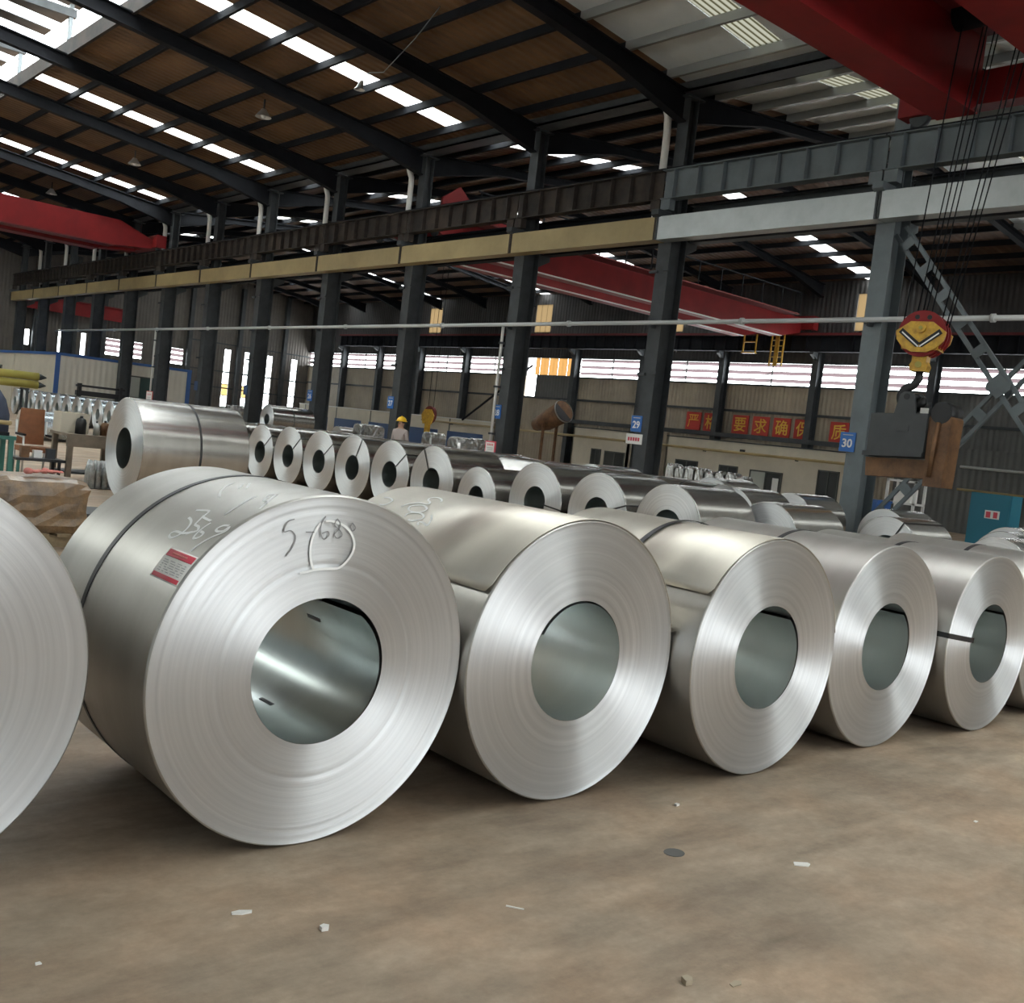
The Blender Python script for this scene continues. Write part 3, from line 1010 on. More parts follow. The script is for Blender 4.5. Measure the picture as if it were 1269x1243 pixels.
# cream rooms
RX = 43.0
rooms = [((26.0, 37.3), 'long cream walled room under the red slogan squares', 0), ((40.15, 44.7), 'short cream walled room behind column 29', 1), ((52.5, 78.0), 'low cream partition with blue panels at the far left of the back wall', 2)]
for (y0, y1), lab, k in rooms:
    r = root('wall_room', lab, 'room', (RX, (y0 + y1) / 2, 0))
    zt = 2.62 if k < 2 else 2.4
    MB().box(RX, RX + .15, y0, y1, 0, zt).box(RX, 43.3, y0, y0 + .1, 0, zt).box(RX, 43.3, y1 - .1, y1, 0, zt).build('front_wall', 'plaster_cream', r)
    MB().box(RX - .04, 43.3, y0 - .04, y1 + .04, zt, zt + .06).build('coping', 'steel_dark' if k < 2 else 'frame_white', r)
    def win(a, b, za, zb, open_=0):
        f = MB().box(RX - .05, RX, a, b, zb - .07, zb).box(RX - .05, RX, a, b, za, za + .05).box(RX - .05, RX, a, a + .07, za, zb).box(RX - .05, RX, b - .07, b, za, zb).box(RX - .045, RX, (a + b) / 2 - .03, (a + b) / 2 + .03, za, zb).build('window_frame', 'frame_dark', r)
        MB().box(RX - .02, RX - .01, (a + b) / 2 + .03, b - .07, za + .05, zb - .07).build('pane', 'door_pale' if open_ else 'window_dark', f)
        MB().box(RX - .02, RX - .01, a + .07, (a + b) / 2 - .03, za + .05, zb - .07).build('pane', 'window_dark', f)
        if open_:
            MB().box(RX - .03, RX - .02, a + .2, a + .55, za + .05, zb - .3).build('pane', 'white_paint', f)
    if k == 0:
        win(29.7, 31.65, .3, 1.36, 1)
        win(32.4, 33.6, .9, 1.42)
        win(35.0, 36.55, .8, 1.45)
        win(26.6, 27.75, .35, 1.72)
        MB().box(RX - .06, RX, 32.1, 32.4, 2.12, 2.3).build('vent', 'black_iron', r)
    elif k == 1:
        win(42.2, 43.0, .5, 1.5)
        win(40.3, 41.9, .5, 1.45)
    else:
        for q in range(5):
            a = 53.2 + q * 5.0
            MB().box(RX - .03, RX, a, a + 3.9, .1, 1.55).build('blue_panel', 'blue_faded', r)
        for q in range(5):
            MB().box(RX - .02, RX, 56.9 + q * 5, 57.0 + q * 5, 0, 2.4).build('post', 'frame_dark', r)

# slogan squares: one character each
for k, (ch, y) in enumerate(zip('严格要求确保质量', (36.42, 35.2, 33.3, 32.02, 30.75, 29.5, 27.5, 26.1))):
    s = root('slogan_square', 'red square sign with yellow character, %s from the left on the back wall' % ORD[k], 'sign', (43.86, y, 3.1), group='red slogan squares')
    MB().box(43.88, 43.93, y - .50, y + .50, 3.12, 4.08).build('board', 'sign_red', s)
    text_mesh(ch, .80, 'character', 'sign_yellow', s, FACE_MX(43.87, y, 3.60), .004, .0 if ch == '严' else .008)

# ------------------------------------------------------------------ near overhead crane, hook block and coil lifter
cr = root('overhead_crane', 'large red overhead travelling crane crossing above the near coils, top right', 'crane', (8, 9.2, 8.66))
for (y0, y1) in ((10.04, 10.75), (7.4, 8.1)):
    MB().prism([(-3, 8.95), (0.5, 8.68), (19.0, 8.68), (19.25, 8.85), (19.25, 10.3), (-3, 10.3)], 'Y', y0, y1).build('bridge_girder', 'red_paint', cr)
    MB().box(-3, 19.2, y0 - .05, y1 + .05, 8.655, 8.68).build('bottom_flange', 'red_paint', cr)
    MB().box(-3, 19.0, (y0 + y1) / 2 - .05, (y0 + y1) / 2 + .05, 10.3, 10.4).build('trolley_rail', 'steel_dark', cr)
MB().box(19.27, 19.68, 6.6, 11.7, 8.86, 9.5).build('end_carriage', 'red_paint', cr)
for y in (7.0, 11.3):
    MB().cyl((19.38, y, 8.86), (19.52, y, 8.86), .20, 20).build('wheel', 'steel_dark', cr)
tr = MB().box(16.8, 19.0, 8.15, 10.0, 10.02, 10.22).box(17.0, 17.5, 8.3, 9.9, 10.22, 10.8).box(18.2, 18.7, 8.4, 9.8, 10.22, 10.7).build('trolley', 'red_dark', cr)
MB().cyl((17.85, 8.3, 10.0), (17.85, 9.9, 10.0), .28, 24).build('rope_drum', 'steel_black', tr)
MB().box(16.9, 18.9, 8.13, 8.15, 9.95, 10.1).build('trolley_frame', 'steel_black', tr)

HX, HY = 18.4, 10.0
hb = root('hook_block', 'yellow and red crane hook block hanging on steel ropes', 'hook block', (HX, HY, 3.4))
dY = 0.0
# sheave housing: its face is turned toward the camera side
ang = math.radians(14)
HM = Matrix.Translation((HX, HY, 0)) @ Matrix.Rotation(ang, 4, 'Z')


def hbuild(mb, name, m, parent):
    mb.v = [tuple(HM @ Vector(v)) for v in mb.v]
    return mb.build(name, m, parent)


def disc_x(mb, x0, x1, cy_, cz, r, n=32, a0=0, a1=360):
    pts = [(cy_ + r * math.sin(math.radians(a0 + (a1 - a0) * k / n)), cz + r * math.cos(math.radians(a0 + (a1 - a0) * k / n))) for k in range(n if a1 - a0 > 359 else n + 1)]
    return mb.prism(pts, 'X', x0, x1)


ZC = 4.33
for x0, x1 in ((-.24, -.17), (-.05, .02), (.14, .2)):
    hbuild(disc_x(MB(), x0, x1, 0, ZC, .43), 'sheave', 'red_paint', hb)
for x0, x1 in ((-.30, -.245), (.205, .26)):
    sp = hbuild(MB().prism([(-.45, 4.36), (-.39, 4.40), (-.2, 4.54), (.2, 4.54), (.39, 4.40), (.45, 4.36), (.42, 4.20), (.30, 4.06), (.14, 3.98), (-.14, 3.98), (-.30, 4.06), (-.42, 4.20)], 'X', x0, x1), 'side_plate', 'yellow_paint', hb)
    xo = x0 - .012 if x0 < 0 else x1
    for sg in (-1, 1):
        m_ = MB().bar((xo, sg * .36, 4.37), (xo, sg * .02, 4.10), .012, .10, up=(0, .7 * sg, .7))
        hbuild(m_, 'stripe', 'black_iron', sp)
        m_ = MB().bar((xo - .004, sg * .33, 4.335), (xo - .004, sg * .01, 4.075), .012, .024, up=(0, .7 * sg, .7))
        hbuild(m_, 'stripe', 'white_paint', sp)
    hbuild(disc_x(MB(), xo - .03, xo + .012, 0, 4.42, .09, 20), 'pin_boss', 'yellow_paint', sp)
    hbuild(disc_x(MB(), xo - .05, xo - .03, 0, 4.42, .035, 12), 'pin', 'yellow_dull', sp)
for sg in (-1, 1):
    hbuild(disc_x(MB(), -.245, -.24, sg * .11, 4.63, .045, 12), 'sheave_hole', 'black_iron', hb)
hbuild(MB().box(-.245, .205, -.33, .33, 4.03, 4.16), 'spacer', 'yellow_paint', hb)
hbuild(MB().prism([(-.14, 4.04), (.14, 4.04), (.13, 3.82), (.17, 3.74), (.14, 3.64), (-.14, 3.64), (-.17, 3.74), (-.13, 3.82)], 'X', -.16, .12), 'crosshead', 'yellow_paint', hb)
hbuild(disc_x(MB(), -.19, -.16, 0, 3.76, .06, 14), 'swivel_pin', 'yellow_dull', hb)
hook = []
for k in range(22):
    t = math.radians(80 - k * 13.0)
    hook.append((0, .05 + .2 * math.cos(t), 3.17 + .2 * math.sin(t)))
hbuild(MB().tube([(0, 0, 3.66), (0, 0, 3.5)] + hook[0:21], [.07, .075] + [.075 + .04 * math.sin(PI * k / 20) for k in range(19)] + [.06, .03], 12), 'hook', 'black_iron', hb)
k = 0
for yy in (-.3, -.18, -.06, .06, .18, .3):
    for xx in (-.1, .1):
        if (k % 3) != 2:
            p0 = HM @ Vector((xx, yy * 1.3, 4.5))
            p1 = Vector((17.85 + xx * 1.5, 9.1 + yy * 2.0, 10.0))
            MB().tube([p0, p1], .013, 6).build('rope', 'steel_black', hb)
        k += 1
# a second pair of slack control ropes nearer the middle of the beam
cl = root('coil_lifter', 'rust brown C-hook coil lifter with dark grey counterweight box', 'lifting hook', (HX, 10.0, 1.5))
MB().prism([(9.5, 2.0), (9.46, 1.66), (10.74, 1.60), (10.78, 1.96)], 'X', HX - .16, HX + .16).build('lower_arm', 'rust_brown', cl)
MB().prism([(9.16, 1.52), (9.52, 1.52), (9.56, 2.78), (9.46, 2.95), (9.26, 2.95), (9.12, 2.78)], 'X', HX - .24, HX + .2).build('back_post', 'rust_brown', cl)
MB().tube([(HX - .26, 9.36, 2.7), (HX - .30, 9.38, 2.2), (HX - .26, 9.42, 1.7)], .04, 10).build('guard_rib', 'rust_brown', cl)
MB().tube([(HX - .25, 9.34, 2.88), (HX + .21, 9.34, 2.88)], .2, 20).build('post_cap', 'black_iron', cl)
MB().prism([(9.56, 2.12), (10.70, 2.07), (10.70, 2.80), (9.56, 2.85)], 'X', HX - .30, HX + .26).build('counterweight', 'lifter_grey', cl)
MB().prism([(9.56, 2.04), (10.76, 1.98), (10.76, 2.07), (9.56, 2.12)], 'X', HX - .34, HX + .3).build('weight_flange', 'lifter_grey', cl)
MB().prism([(9.84, 2.84), (10.27, 2.82), (10.19, 3.19), (10.12, 3.24), (9.98, 3.24), (9.91, 3.19)], 'X', HX - .24, HX - .19).build('hanger_plate', 'lifter_grey', cl)
MB().prism([(9.84, 2.84), (10.27, 2.82), (10.19, 3.19), (10.12, 3.24), (9.98, 3.24), (9.91, 3.19)], 'X', HX + .15, HX + .20).build('hanger_plate', 'lifter_grey', cl)
MB().cyl((HX - .26, 10.05, 3.148), (HX + .22, 10.05, 3.148), .058, 14).build('hanger_pin', 'black_iron', cl)
MB().prism([(9.9, 2.5), (10.2, 2.5), (10.2, 2.6), (9.9, 2.6)], 'X', HX - .312, HX - .30).build('tag_plate', 'lifter_grey', cl)
MB().prism([(9.66, 2.86), (9.82, 2.86), (9.82, 2.96), (9.66, 2.96)], 'X', HX - .115, HX - .10).build('label_plate', 'paper', cl)

# far crane of the same bay
cf = root('overhead_crane', 'distant red crane bridge at the far left of the near bay', 'crane', (8, 51.5, 8.5))
for (y0, y1) in ((51.0, 51.8), (53.2, 54.0)):
    MB().prism([(-3, 8.55), (17.4, 8.55), (19.2, 8.72), (19.2, 9.15), (17.6, 9.75), (-3, 9.75)], 'Y', y0, y1).build('bridge_girder', 'red_paint', cf)
    MB().box(-3, 17.4, y0 - .06, y1 + .06, 8.5, 8.55).build('bottom_flange', 'red_dark', cf)
MB().box(19.2, 19.68, 50.4, 54.6, 8.76, 9.35).build('end_carriage', 'red_paint', cf)
for y in (50.9, 54.1):
    MB().cyl((19.38, y, 8.86), (19.52, y, 8.86), .20, 16).build('wheel', 'steel_dark', cf)

# cranes of the next bay
def far_crane(label, ya, zb):
    c = root('overhead_crane', label, 'crane', (32, ya, zb))
    for (y0, y1) in ((ya - .9, ya - .3), (ya + 1.3, ya + 1.9)):
        MB().prism([(20.9, zb + .55), (22.2, zb), (41.4, zb), (42.9, zb + .35), (42.9, zb + 1.05), (20.9, zb + 1.1)], 'Y', y0, y1).build('bridge_girder', 'red_paint', c)
        MB().box(22.2, 41.4, y0 - .04, y0 + .1, zb - .03, zb).build('bottom_flange', 'pipe_white', c)  # white strip paints the skylight caught along the flange edge
        MB().box(22.2, 41.4, y0 + .1, y1 + .04, zb - .03, zb).build('bottom_flange', 'red_paint', c)
    MB().box(22.0, 41.5, ya - 1.7, ya - .95, zb + .98, zb + 1.03).build('walkway', 'red_dark', c)
    for k in range(14):
        x = 22.1 + k * 1.49
        MB().box(x, x + .04, ya - 1.7, ya - 1.66, zb + 1.03, zb + 2.0).build('rail_post', 'steel_black', c)
    MB().box(22.0, 41.5, ya - 1.7, ya - 1.66, zb + 1.97, zb + 2.02).build('handrail', 'steel_black', c)
    for x0, x1 in ((20.42, 20.9), (42.9, 43.3)):
        MB().box(x0, x1, ya - 1.6, ya + 2.6, zb + .5, zb + 1.15).build('end_carriage', 'red_paint', c)
        for yy in (ya - 1.2, ya + 2.2):
            MB().cyl(((x0 + x1) / 2 - .06, yy, zb + .38), ((x0 + x1) / 2 + .06, yy, zb + .38), .17, 14).build('wheel', 'steel_dark', c)
    return c


fc = far_crane('red double-girder crane with painted skylight gleam on lower edges in the far bay, middle', 30.6, 7.85)
tr = MB().box(22.6, 24.6, 29.5, 33.0, 8.98, 9.15).box(22.9, 23.6, 30.4, 32.2, 9.15, 9.75).build('trolley', 'red_paint', fc)
MB().prism([(21.0, 8.9), (22.2, 8.9), (22.2, 9.6), (21.7, 10.0), (21.0, 9.5)], 'Y', 29.6, 29.7).build('end_guard', 'red_paint', fc)
rb = root('red_beam', 'short red beam on the far end wall glimpsed between the leftmost columns', 'beam', (24, 78.6, 6.8))
MB().box(20.7, 28.2, 78.5, 78.6, 6.82, 7.7).box(20.7, 28.2, 78.3, 78.6, 7.7, 7.76).box(20.7, 28.2, 78.3, 78.6, 6.76, 6.82).build('beam', 'red_paint', rb)
# caged ladder and landing under the far crane end
ld = root('access_ladder', 'yellow caged access ladder hanging below the far red crane end', 'ladder', (42.0, 30.3, 6.45))
for y in (29.92, 30.62):
    MB().box(41.97, 42.03, y - .03, y + .03, 6.45, 7.985).build('stile', 'yellow_paint', ld)
MB().box(41.95, 41.99, 30.16, 30.38, 6.45, 7.985).build('back_plate', 'yellow_paint', ld)
for k in range(6):
    z = 6.62 + k * .27
    MB().box(41.98, 42.02, 29.92, 30.62, z - .02, z + .02).build('rung', 'yellow_paint', ld)
ld2 = root('access_platform', 'small yellow framed landing left of the yellow caged ladder', 'platform', (42.0, 31.9, 7.05))
MB().box(41.9, 42.1, 31.5, 32.3, 7.05, 7.1).build('deck', 'yellow_paint', ld2)
for y in (31.5, 32.24):
    MB().box(41.97, 42.03, y, y + .06, 7.1, 7.985).build('post', 'yellow_paint', ld2)
MB().box(41.97, 42.03, 31.5, 32.3, 7.58, 7.64).build('top_rail', 'yellow_paint', ld2)
# far hook block
h2 = root('hook_block', 'small distant yellow hook block above the coils by the back wall', 'hook block', (35.3, 48.7, 0.9))
disc_x(MB(), 35.2, 35.4, 48.7, 2.35, .5).build('sheave', 'red_dark', h2)
MB().prism([(48.1, 2.3), (48.4, 2.65), (49.0, 2.65), (49.3, 2.3), (49.1, 1.8), (48.3, 1.8)], 'X', 35.1, 35.18).build('side_plate', 'yellow_paint', h2)
MB().prism([(48.5, 1.8), (48.9, 1.8), (48.9, 1.3), (48.5, 1.3)], 'X', 35.12, 35.25).build('crosshead', 'yellow_paint', h2)
MB().tube([(35.2, 48.7, 1.3), (35.2, 48.9, 1.05), (35.2, 48.7, .85), (35.2, 48.4, .95)], .12, 10).build('hook', 'black_iron', h2)
for q in (-.25, .25):
    MB().tube([(35.3, 48.7 + q, 2.5), (35.3, 48.7 + q, 11.61)], .015, 5).build('rope', 'steel_black', h2)

# ------------------------------------------------------------------ steel coils
FACE_MESH = {}


def coil_face_profile(r, ri, seed, rings=40):
    rnd = random.Random(seed)
    prof = []
    y = 0.004
    for k in range(rings + 1):
        t = k / rings
        rad = ri + (r - .006 - ri) * t
        y += rnd.uniform(-.0004, .0004)
        y = max(0.0, min(0.008, y))
        prof.append((rad, y))
    prof[-1] = (r - .006, .001)
    if seed == 11:
        prof = [(a, b + (.004 if .60 < a / r < .625 or .905 < a / r < .925 else 0)) for a, b in prof]
    return prof


def ribbon_body(strokes, r, rc, w=.007):
    """strokes of (angle from top toward +X in degrees, y) on the rolled surface"""
    mb = MB()
    for s in strokes:
        pts = smooth_line(s)
        P = [Vector(((r + .0007) * math.sin(math.radians(a)), y, rc + (r + .0007) * math.cos(math.radians(a)))) for a, y in pts]
        N = [Vector((math.sin(math.radians(a)), 0, math.cos(math.radians(a)))) for a, y in pts]
        strip(mb, P, N, w)
    return mb


def ribbon_face(strokes, rc, w=.007):
    mb = MB()
    for s in strokes:
        pts = smooth_line(s)
        P = [Vector((x, -.002, rc + z)) for x, z in pts]
        strip(mb, P, [Vector((0, -1, 0))] * len(P), w)
    return mb


def smooth_line(s, n=5):
    out = []
    for i in range(len(s) - 1):
        p0, p1, p2, p3 = s[max(i - 1, 0)], s[i], s[i + 1], s[min(i + 2, len(s) - 1)]
        for k in range(n):
            t = k / n
            out.append(tuple(.5 * (2 * p1[j] + (p2[j] - p0[j]) * t + (2 * p0[j] - 5 * p1[j] + 4 * p2[j] - p3[j]) * t * t + (3 * p1[j] - p0[j] - 3 * p2[j] + p3[j]) * t ** 3) for j in (0, 1)))
    out.append(tuple(s[-1]))
    return out


def strip(mb, P, N, w):
    vs = []
    for i, p in enumerate(P):
        t = P[min(i + 1, len(P) - 1)] - P[max(i - 1, 0)]
        if t.length < 1e-6:
            t = Vector((1, 0, 0))
        sd = t.normalized().cross(N[i]).normalized() * w / 2
        up = N[i] * .0003
        vs += [p - sd, p + sd, p + sd + up, p - sd + up]
    n = len(P)
    fs = []
    for i in range(n - 1):
        a, b = i * 4, i * 4 + 4
        for k in range(4):
            fs.append((a + k, a + (k + 1) % 4, b + (k + 1) % 4, b + k))
    fs += [(3, 2, 1, 0), tuple((n - 1) * 4 + k for k in range(4))]
    mb.add(vs, fs)


def coil(label, x, y, r, ri, L, axis='Y', seed=1, straps=(), eye=None, wrap=None, group=None, n=96, body='coil_body', z=0.0, bore_jump=40, rz=0.0, bore='coil_bore'):
    """steel coil, eye horizontal. root on the floor below the centre of the near face; local +Y runs along the eye"""
    c = root('steel_coil', label, 'steel coil', (x, y, z), (-PI / 2 if axis == 'X' else 0) + rz, group)
    key = ('s', round(r, 3), round(L, 3), n, body)
    if key in FACE_MESH:
        o = inst(FACE_MESH[key], c, (0, 0, r))
    else:
        mb = MB()
        mb.lathe_y([(r - .006, .001), (r - .002, .003), (r, .008)], n)
        mb.lathe_y([(r, .008), (r, L * .5), (r, L - .008)], n)
        mb.lathe_y([(r, L - .008), (r - .006, L)], n)
        o = mb.build('rolled_body', body, c, local=True)
        o.location = (0, 0, r)
        FACE_MESH[key] = o
    key = ('f', round(r, 3), round(ri, 3), seed % 5, n)
    if key in FACE_MESH:
        o = inst(FACE_MESH[key], c, (0, 0, r))
    else:
        o = MB().lathe_y(coil_face_profile(r, ri, seed), n).build('end_face', 'coil_face', c, local=True)
        o.location = (0, 0, r)
        FACE_MESH[key] = o
    key = ('b', round(r, 3), round(ri, 3), round(L, 3), n)
    if key in FACE_MESH:
        o = inst(FACE_MESH[key], c, (0, 0, r))
    else:
        o = MB().lathe_y([(r - .006, L), (ri, L)], n).build('end_face', 'coil_face', c, local=True)
        o.location = (0, 0, r)
        FACE_MESH[key] = o
    key = ('i', round(ri, 3), round(L, 3), n)
    if key in FACE_MESH:
        o = inst(FACE_MESH[key], c, (0, 0, r), (0, math.radians(bore_jump), 0))
    else:
        mb = MB()
        vs, fs = [], []
        for k in range(n + 1):
            t = 2 * PI * k / n
            rr = ri - .001 - .016 * max(0.0, 1 - k / (n * .35))
            for yy in (.005, L - .002):
                vs.append((rr * math.sin(t), yy, rr * math.cos(t)))
        for k in range(n):
            fs.append((2 * k, 2 * k + 2, 2 * k + 3, 2 * k + 1))
        mb.add(vs, fs, True)
        o = mb.build('bore_lining', bore, c, local=True)
        o.location = (0, 0, r)
        o.rotation_euler = (0, math.radians(bore_jump), 0)
        FACE_MESH[key] = o
    for sy in straps:
        w = .032
        k_ = .014 if wrap else 0
        MB().lathe_y([(r + k_ + .0005, sy - w / 2), (r + k_ + .003, sy - w / 2), (r + k_ + .003, sy + w / 2), (r + k_ + .0005, sy + w / 2)], n, z0=r, smooth=False, a0=-54 if wrap else 0, a1=80 if wrap else 360).build('strap', 'strap', c, local=True)
    if eye is not None:
        for a in (eye if isinstance(eye, (list, tuple)) else [eye]):
            ar = math.radians(a)
            d = Vector((math.sin(ar), 0, math.cos(ar)))
            s_ = Vector((math.cos(ar), 0, -math.sin(ar)))
            mb = MB()
            C0 = Vector((0, 0, r))
            t = .004
            lo, hi = ri - .02, r + .004
            w = s_ * (.016 if n > 100 else .011)
            def seg(p, q, nrm):
                mb.hexa([p - w, p + w, q + w, q - w, p - w + nrm * t, p + w + nrm * t, q + w + nrm * t, q - w + nrm * t])
            Yv = Vector((0, 1, 0))
            seg(C0 + d * lo - Yv * .001, C0 + d * hi - Yv * .001, -Yv)
            seg(C0 + d * hi - Yv * .003, C0 + d * hi + Yv * (L + .003), d)
            seg(C0 + d * lo + Yv * (L + .001), C0 + d * hi + Yv * (L + .001), Yv)
            seg(C0 + d * lo - Yv * .003, C0 + d * lo + Yv * (L + .003), -d)
            mb.build('eye_strap', 'strap', c, local=True)
    if wrap:
        a0, a1, ya, yb = wrap
        mb = MB()
        k = 40
        vs, fs = [], []
        for i in range(k + 1):
            a = math.radians(a0 + (a1 - a0) * i / k)
            lift = .004 + .010 * max(0, 1 - i / 8.0)
            for rr in (r + lift, r + lift + .0025):
                for yy in (ya, yb):
                    q = yy
                    if i == 0 and yy == ya:
                        q = ya + .02
                    vs.append((rr * math.sin(a), q, r + rr * math.cos(a)))
        for i in range(k):
            b0, b1 = i * 4, i * 4 + 4
            fs += [(b0 + 2, b1 + 2, b1 + 3, b0 + 3), (b0 + 1, b1 + 1, b1, b0), (b0, b1, b1 + 2, b0 + 2), (b0 + 3, b1 + 3, b1 + 1, b0 + 1)]
        fs += [(0, 2, 3, 1), (k * 4, k * 4 + 1, k * 4 + 3, k * 4 + 2)]
        mb.add(vs, fs, True)
        mb.build('outer_wrap', 'coil_wrap', c, local=True)
    return c


S = {"c1body": [[[-25.68, 0.3554], [-23.55, 0.4004], [-20.9, 0.4401], [-17.54, 0.4768], [-14.37, 0.4929]], [[-13.1, 0.4497], [-15.81, 0.4045], [-17.56, 0.3811]], [[-10.98, 0.4373], [-14.12, 0.3832], [-16.19, 0.3495]], [[-33.36, 0.1501], [-30.53, 0.158], [-26.65, 0.1669], [-22.32, 0.1863], [-19.93, 0.1907]], [[-14.91, 0.1421], [-16.94, 0.1562], [-20.17, 0.124], [-21.29, 0.1006], [-20.39, 0.0914], [-17.6, 0.1144], [-14.91, 0.1421]], [[-14.91, 0.1421], [-20.58, 0.0805], [-24.03, 0.0509], [-26.25, 0.033]], [[-38.57, 0.3293], [-39.22, 0.2961], [-40.65, 0.2691], [-43.15, 0.2537], [-45.94, 0.2612], [-47.52, 0.2866], [-47.61, 0.3046], [-46.64, 0.3208], [-45.03, 0.3043], [-44.76, 0.2449], [-43.32, 0.2029]], [[-34.94, 0.3486], [-34.11, 0.3107], [-33.52, 0.2685], [-35.19, 0.2559], [-36.77, 0.2532]], [[-36.62, 0.2564], [-37.07, 0.2081], [-37.19, 0.175]], [[-35.8, 0.2584], [-38.66, 0.2445], [-40.45, 0.2353], [-40.72, 0.2016], [-42.15, 0.1802], [-43.45, 0.2003], [-44.62, 0.2239]], [[-37.9, 0.1604], [-40.94, 0.1663], [-44.02, 0.1625], [-45.23, 0.1495], [-44.15, 0.125], [-42.45, 0.1282], [-42.14, 0.1573]], [[-36.85, 0.0423], [-37.5, 0.0723], [-39.43, 0.0846], [-40.22, 0.0644], [-39.34, 0.0357], [-37.33, 0.0326], [-39.32, 0.0217], [-43.27, 0.0601], [-46.67, 0.0838], [-49.83, 0.0926]]], "c1face_dark": [[[-0.1624, 0.5374], [-0.1879, 0.5267], [-0.1985, 0.4939], [-0.1738, 0.4978], [-0.1564, 0.4852], [-0.152, 0.4656], [-0.1631, 0.4359], [-0.1818, 0.4094]], [[-0.1149, 0.4943], [-0.0816, 0.4952]], [[-0.043, 0.5518], [-0.0583, 0.5212], [-0.0544, 0.4879], [-0.0411, 0.4715], [-0.0237, 0.4854], [-0.0291, 0.4987], [-0.0511, 0.4914]], [[0.0039, 0.5435], [-0.0052, 0.523], [0.0203, 0.5035], [0.0301, 0.4868], [0.012, 0.4762], [-0.0012, 0.4894], [0.0156, 0.5101], [0.017, 0.5304], [0.0037, 0.5448]], [[0.0677, 0.5322], [0.0615, 0.5183], [0.0712, 0.5036], [0.0816, 0.5155], [0.0677, 0.5322]]], "c1face_white": [[[-0.0411, 0.5352], [-0.0105, 0.5349], [0.0254, 0.5253], [0.0549, 0.5079], [0.0763, 0.4812], [0.0852, 0.454], [0.0807, 0.4264], [0.0643, 0.3988], [0.0432, 0.3781], [0.021, 0.3691], [-0.025, 0.3675], [-0.0698, 0.362], [-0.122, 0.3505]], [[-0.0591, 0.5279], [-0.0751, 0.504], [-0.0866, 0.4738], [-0.0901, 0.4405], [-0.0863, 0.4072], [-0.0779, 0.3806], [-0.0702, 0.366]]], "c2body": [[[-32.12, 1.1481], [-31.69, 1.1151], [-29.69, 1.1], [-27.17, 1.1073], [-25.68, 1.1431], [-25.84, 1.1802], [-26.24, 1.1944]], [[-19.26, 0.8168], [-17.18, 0.8432], [-15.68, 0.888], [-16.43, 0.9186], [-18.53, 0.9246], [-20.63, 0.9017], [-21.48, 0.8751], [-23.28, 0.8536], [-24.24, 0.8687], [-24.19, 0.9109], [-25.64, 0.9531], [-27.72, 0.9762], [-30.14, 0.9842]], [[-27.75, 0.8093], [-25.82, 0.8617], [-26.71, 0.9062], [-28.53, 0.9327], [-30.49, 0.9208], [-31.94, 0.8847], [-31.84, 0.8344], [-30.18, 0.8062], [-27.75, 0.8093], [-26.61, 0.8404]], [[-36.19, 0.8733], [-33.99, 0.8773], [-32.22, 0.8497], [-31.86, 0.8034], [-33.06, 0.762], [-34.84, 0.7483], [-36.55, 0.7659], [-37.64, 0.7972], [-37.33, 0.8269]], [[-31.52, 0.7227], [-33.52, 0.6933], [-36.53, 0.6717], [-38.3, 0.6667], [-37.31, 0.7059], [-37.16, 0.7328], [-38.09, 0.7407], [-38.9, 0.7272], [-40.04, 0.7257]]]}

FR = 'front row of coils'
coil('large galvanised coil cut off by the left edge of the photo', .50, 3.22, .64, .262, 1.4, seed=3, straps=(.6,), group=FR, n=160)
k1 = coil('front galvanised coil with chalk marks and a red and white label', 1.9054, 3.117, .627, .2627, 1.06, seed=11, straps=(.655,), group=FR, n=160, bore_jump=38, bore='coil_bore_shaded')
k2 = coil('front coil second from the left with chalk writing and a loose wrap end', 3.1415, 3.0735, .6063, .2613, 1.28, seed=22, wrap=(-60.6, 80, .004, 1.275), group=FR, n=144, bore_jump=-60)
k3 = coil('front coil third from the left with dark strap and loose wrap end', 4.3421, 2.9454, .589, .2592, 1.25, seed=33, straps=(.60,), wrap=(-57.9, 80, .004, 1.24), group=FR, n=144)
k4 = coil('front coil fourth from the left with wavy edge rings and dark strap', 5.5233, 2.9704, .5835, .2531, 1.25, seed=44, straps=(.64,), group=FR, n=144)
k5 = coil('front coil fifth from the left with black strap through its eye', 6.6818, 2.9066, .5665, .2546, 1.25, seed=55, straps=(.62,), eye=-82.6, group=FR, n=144)
coil('front row coil half hidden at the right edge behind the fifth', 7.82, 2.95, .565, .254, 1.25, seed=61, straps=(.62,), group=FR, n=96)
# chalk and marker writing
r1, r2_ = .627, .6063
for q in S['c1body']:
    ribbon_body([q], r1, r1, .0105).build('chalk_stroke', 'chalk', k1, local=True)
for q in S['c1face_white']:
    ribbon_face([q], r1, .0085).build('chalk_stroke', 'chalk', k1, local=True)
for q in S['c1face_dark']:
    ribbon_face([q], r1, .0042).build('marker_stroke', 'marker', k1, local=True)
for q in S['c2body']:
    ribbon_body([q], r2_ + .008, r2_, .0105).build('chalk_stroke', 'chalk', k2, local=True)


def curved_patch(mb, r, rc, a0, a1, y0, y1, off, th=.0008, k=8):
    vs, fs = [], []
    for i in range(k + 1):
        a = math.radians(a0 + (a1 - a0) * i / k)
        for rr in (r + off, r + off + th):
            for yy in (y0, y1):
                vs.append((rr * math.sin(a), yy, rc + rr * math.cos(a)))
    for i in range(k):
        b0, b1 = i * 4, i * 4 + 4
        fs += [(b0 + 2, b1 + 2, b1 + 3, b0 + 3), (b0 + 1, b1 + 1, b1, b0), (b0, b1, b1 + 2, b0 + 2), (b0 + 3, b1 + 3, b1 + 1, b0 + 1)]
    fs += [(0, 2, 3, 1), (k * 4, k * 4 + 1, k * 4 + 3, k * 4 + 2)]
    return mb.add(vs, fs, True)


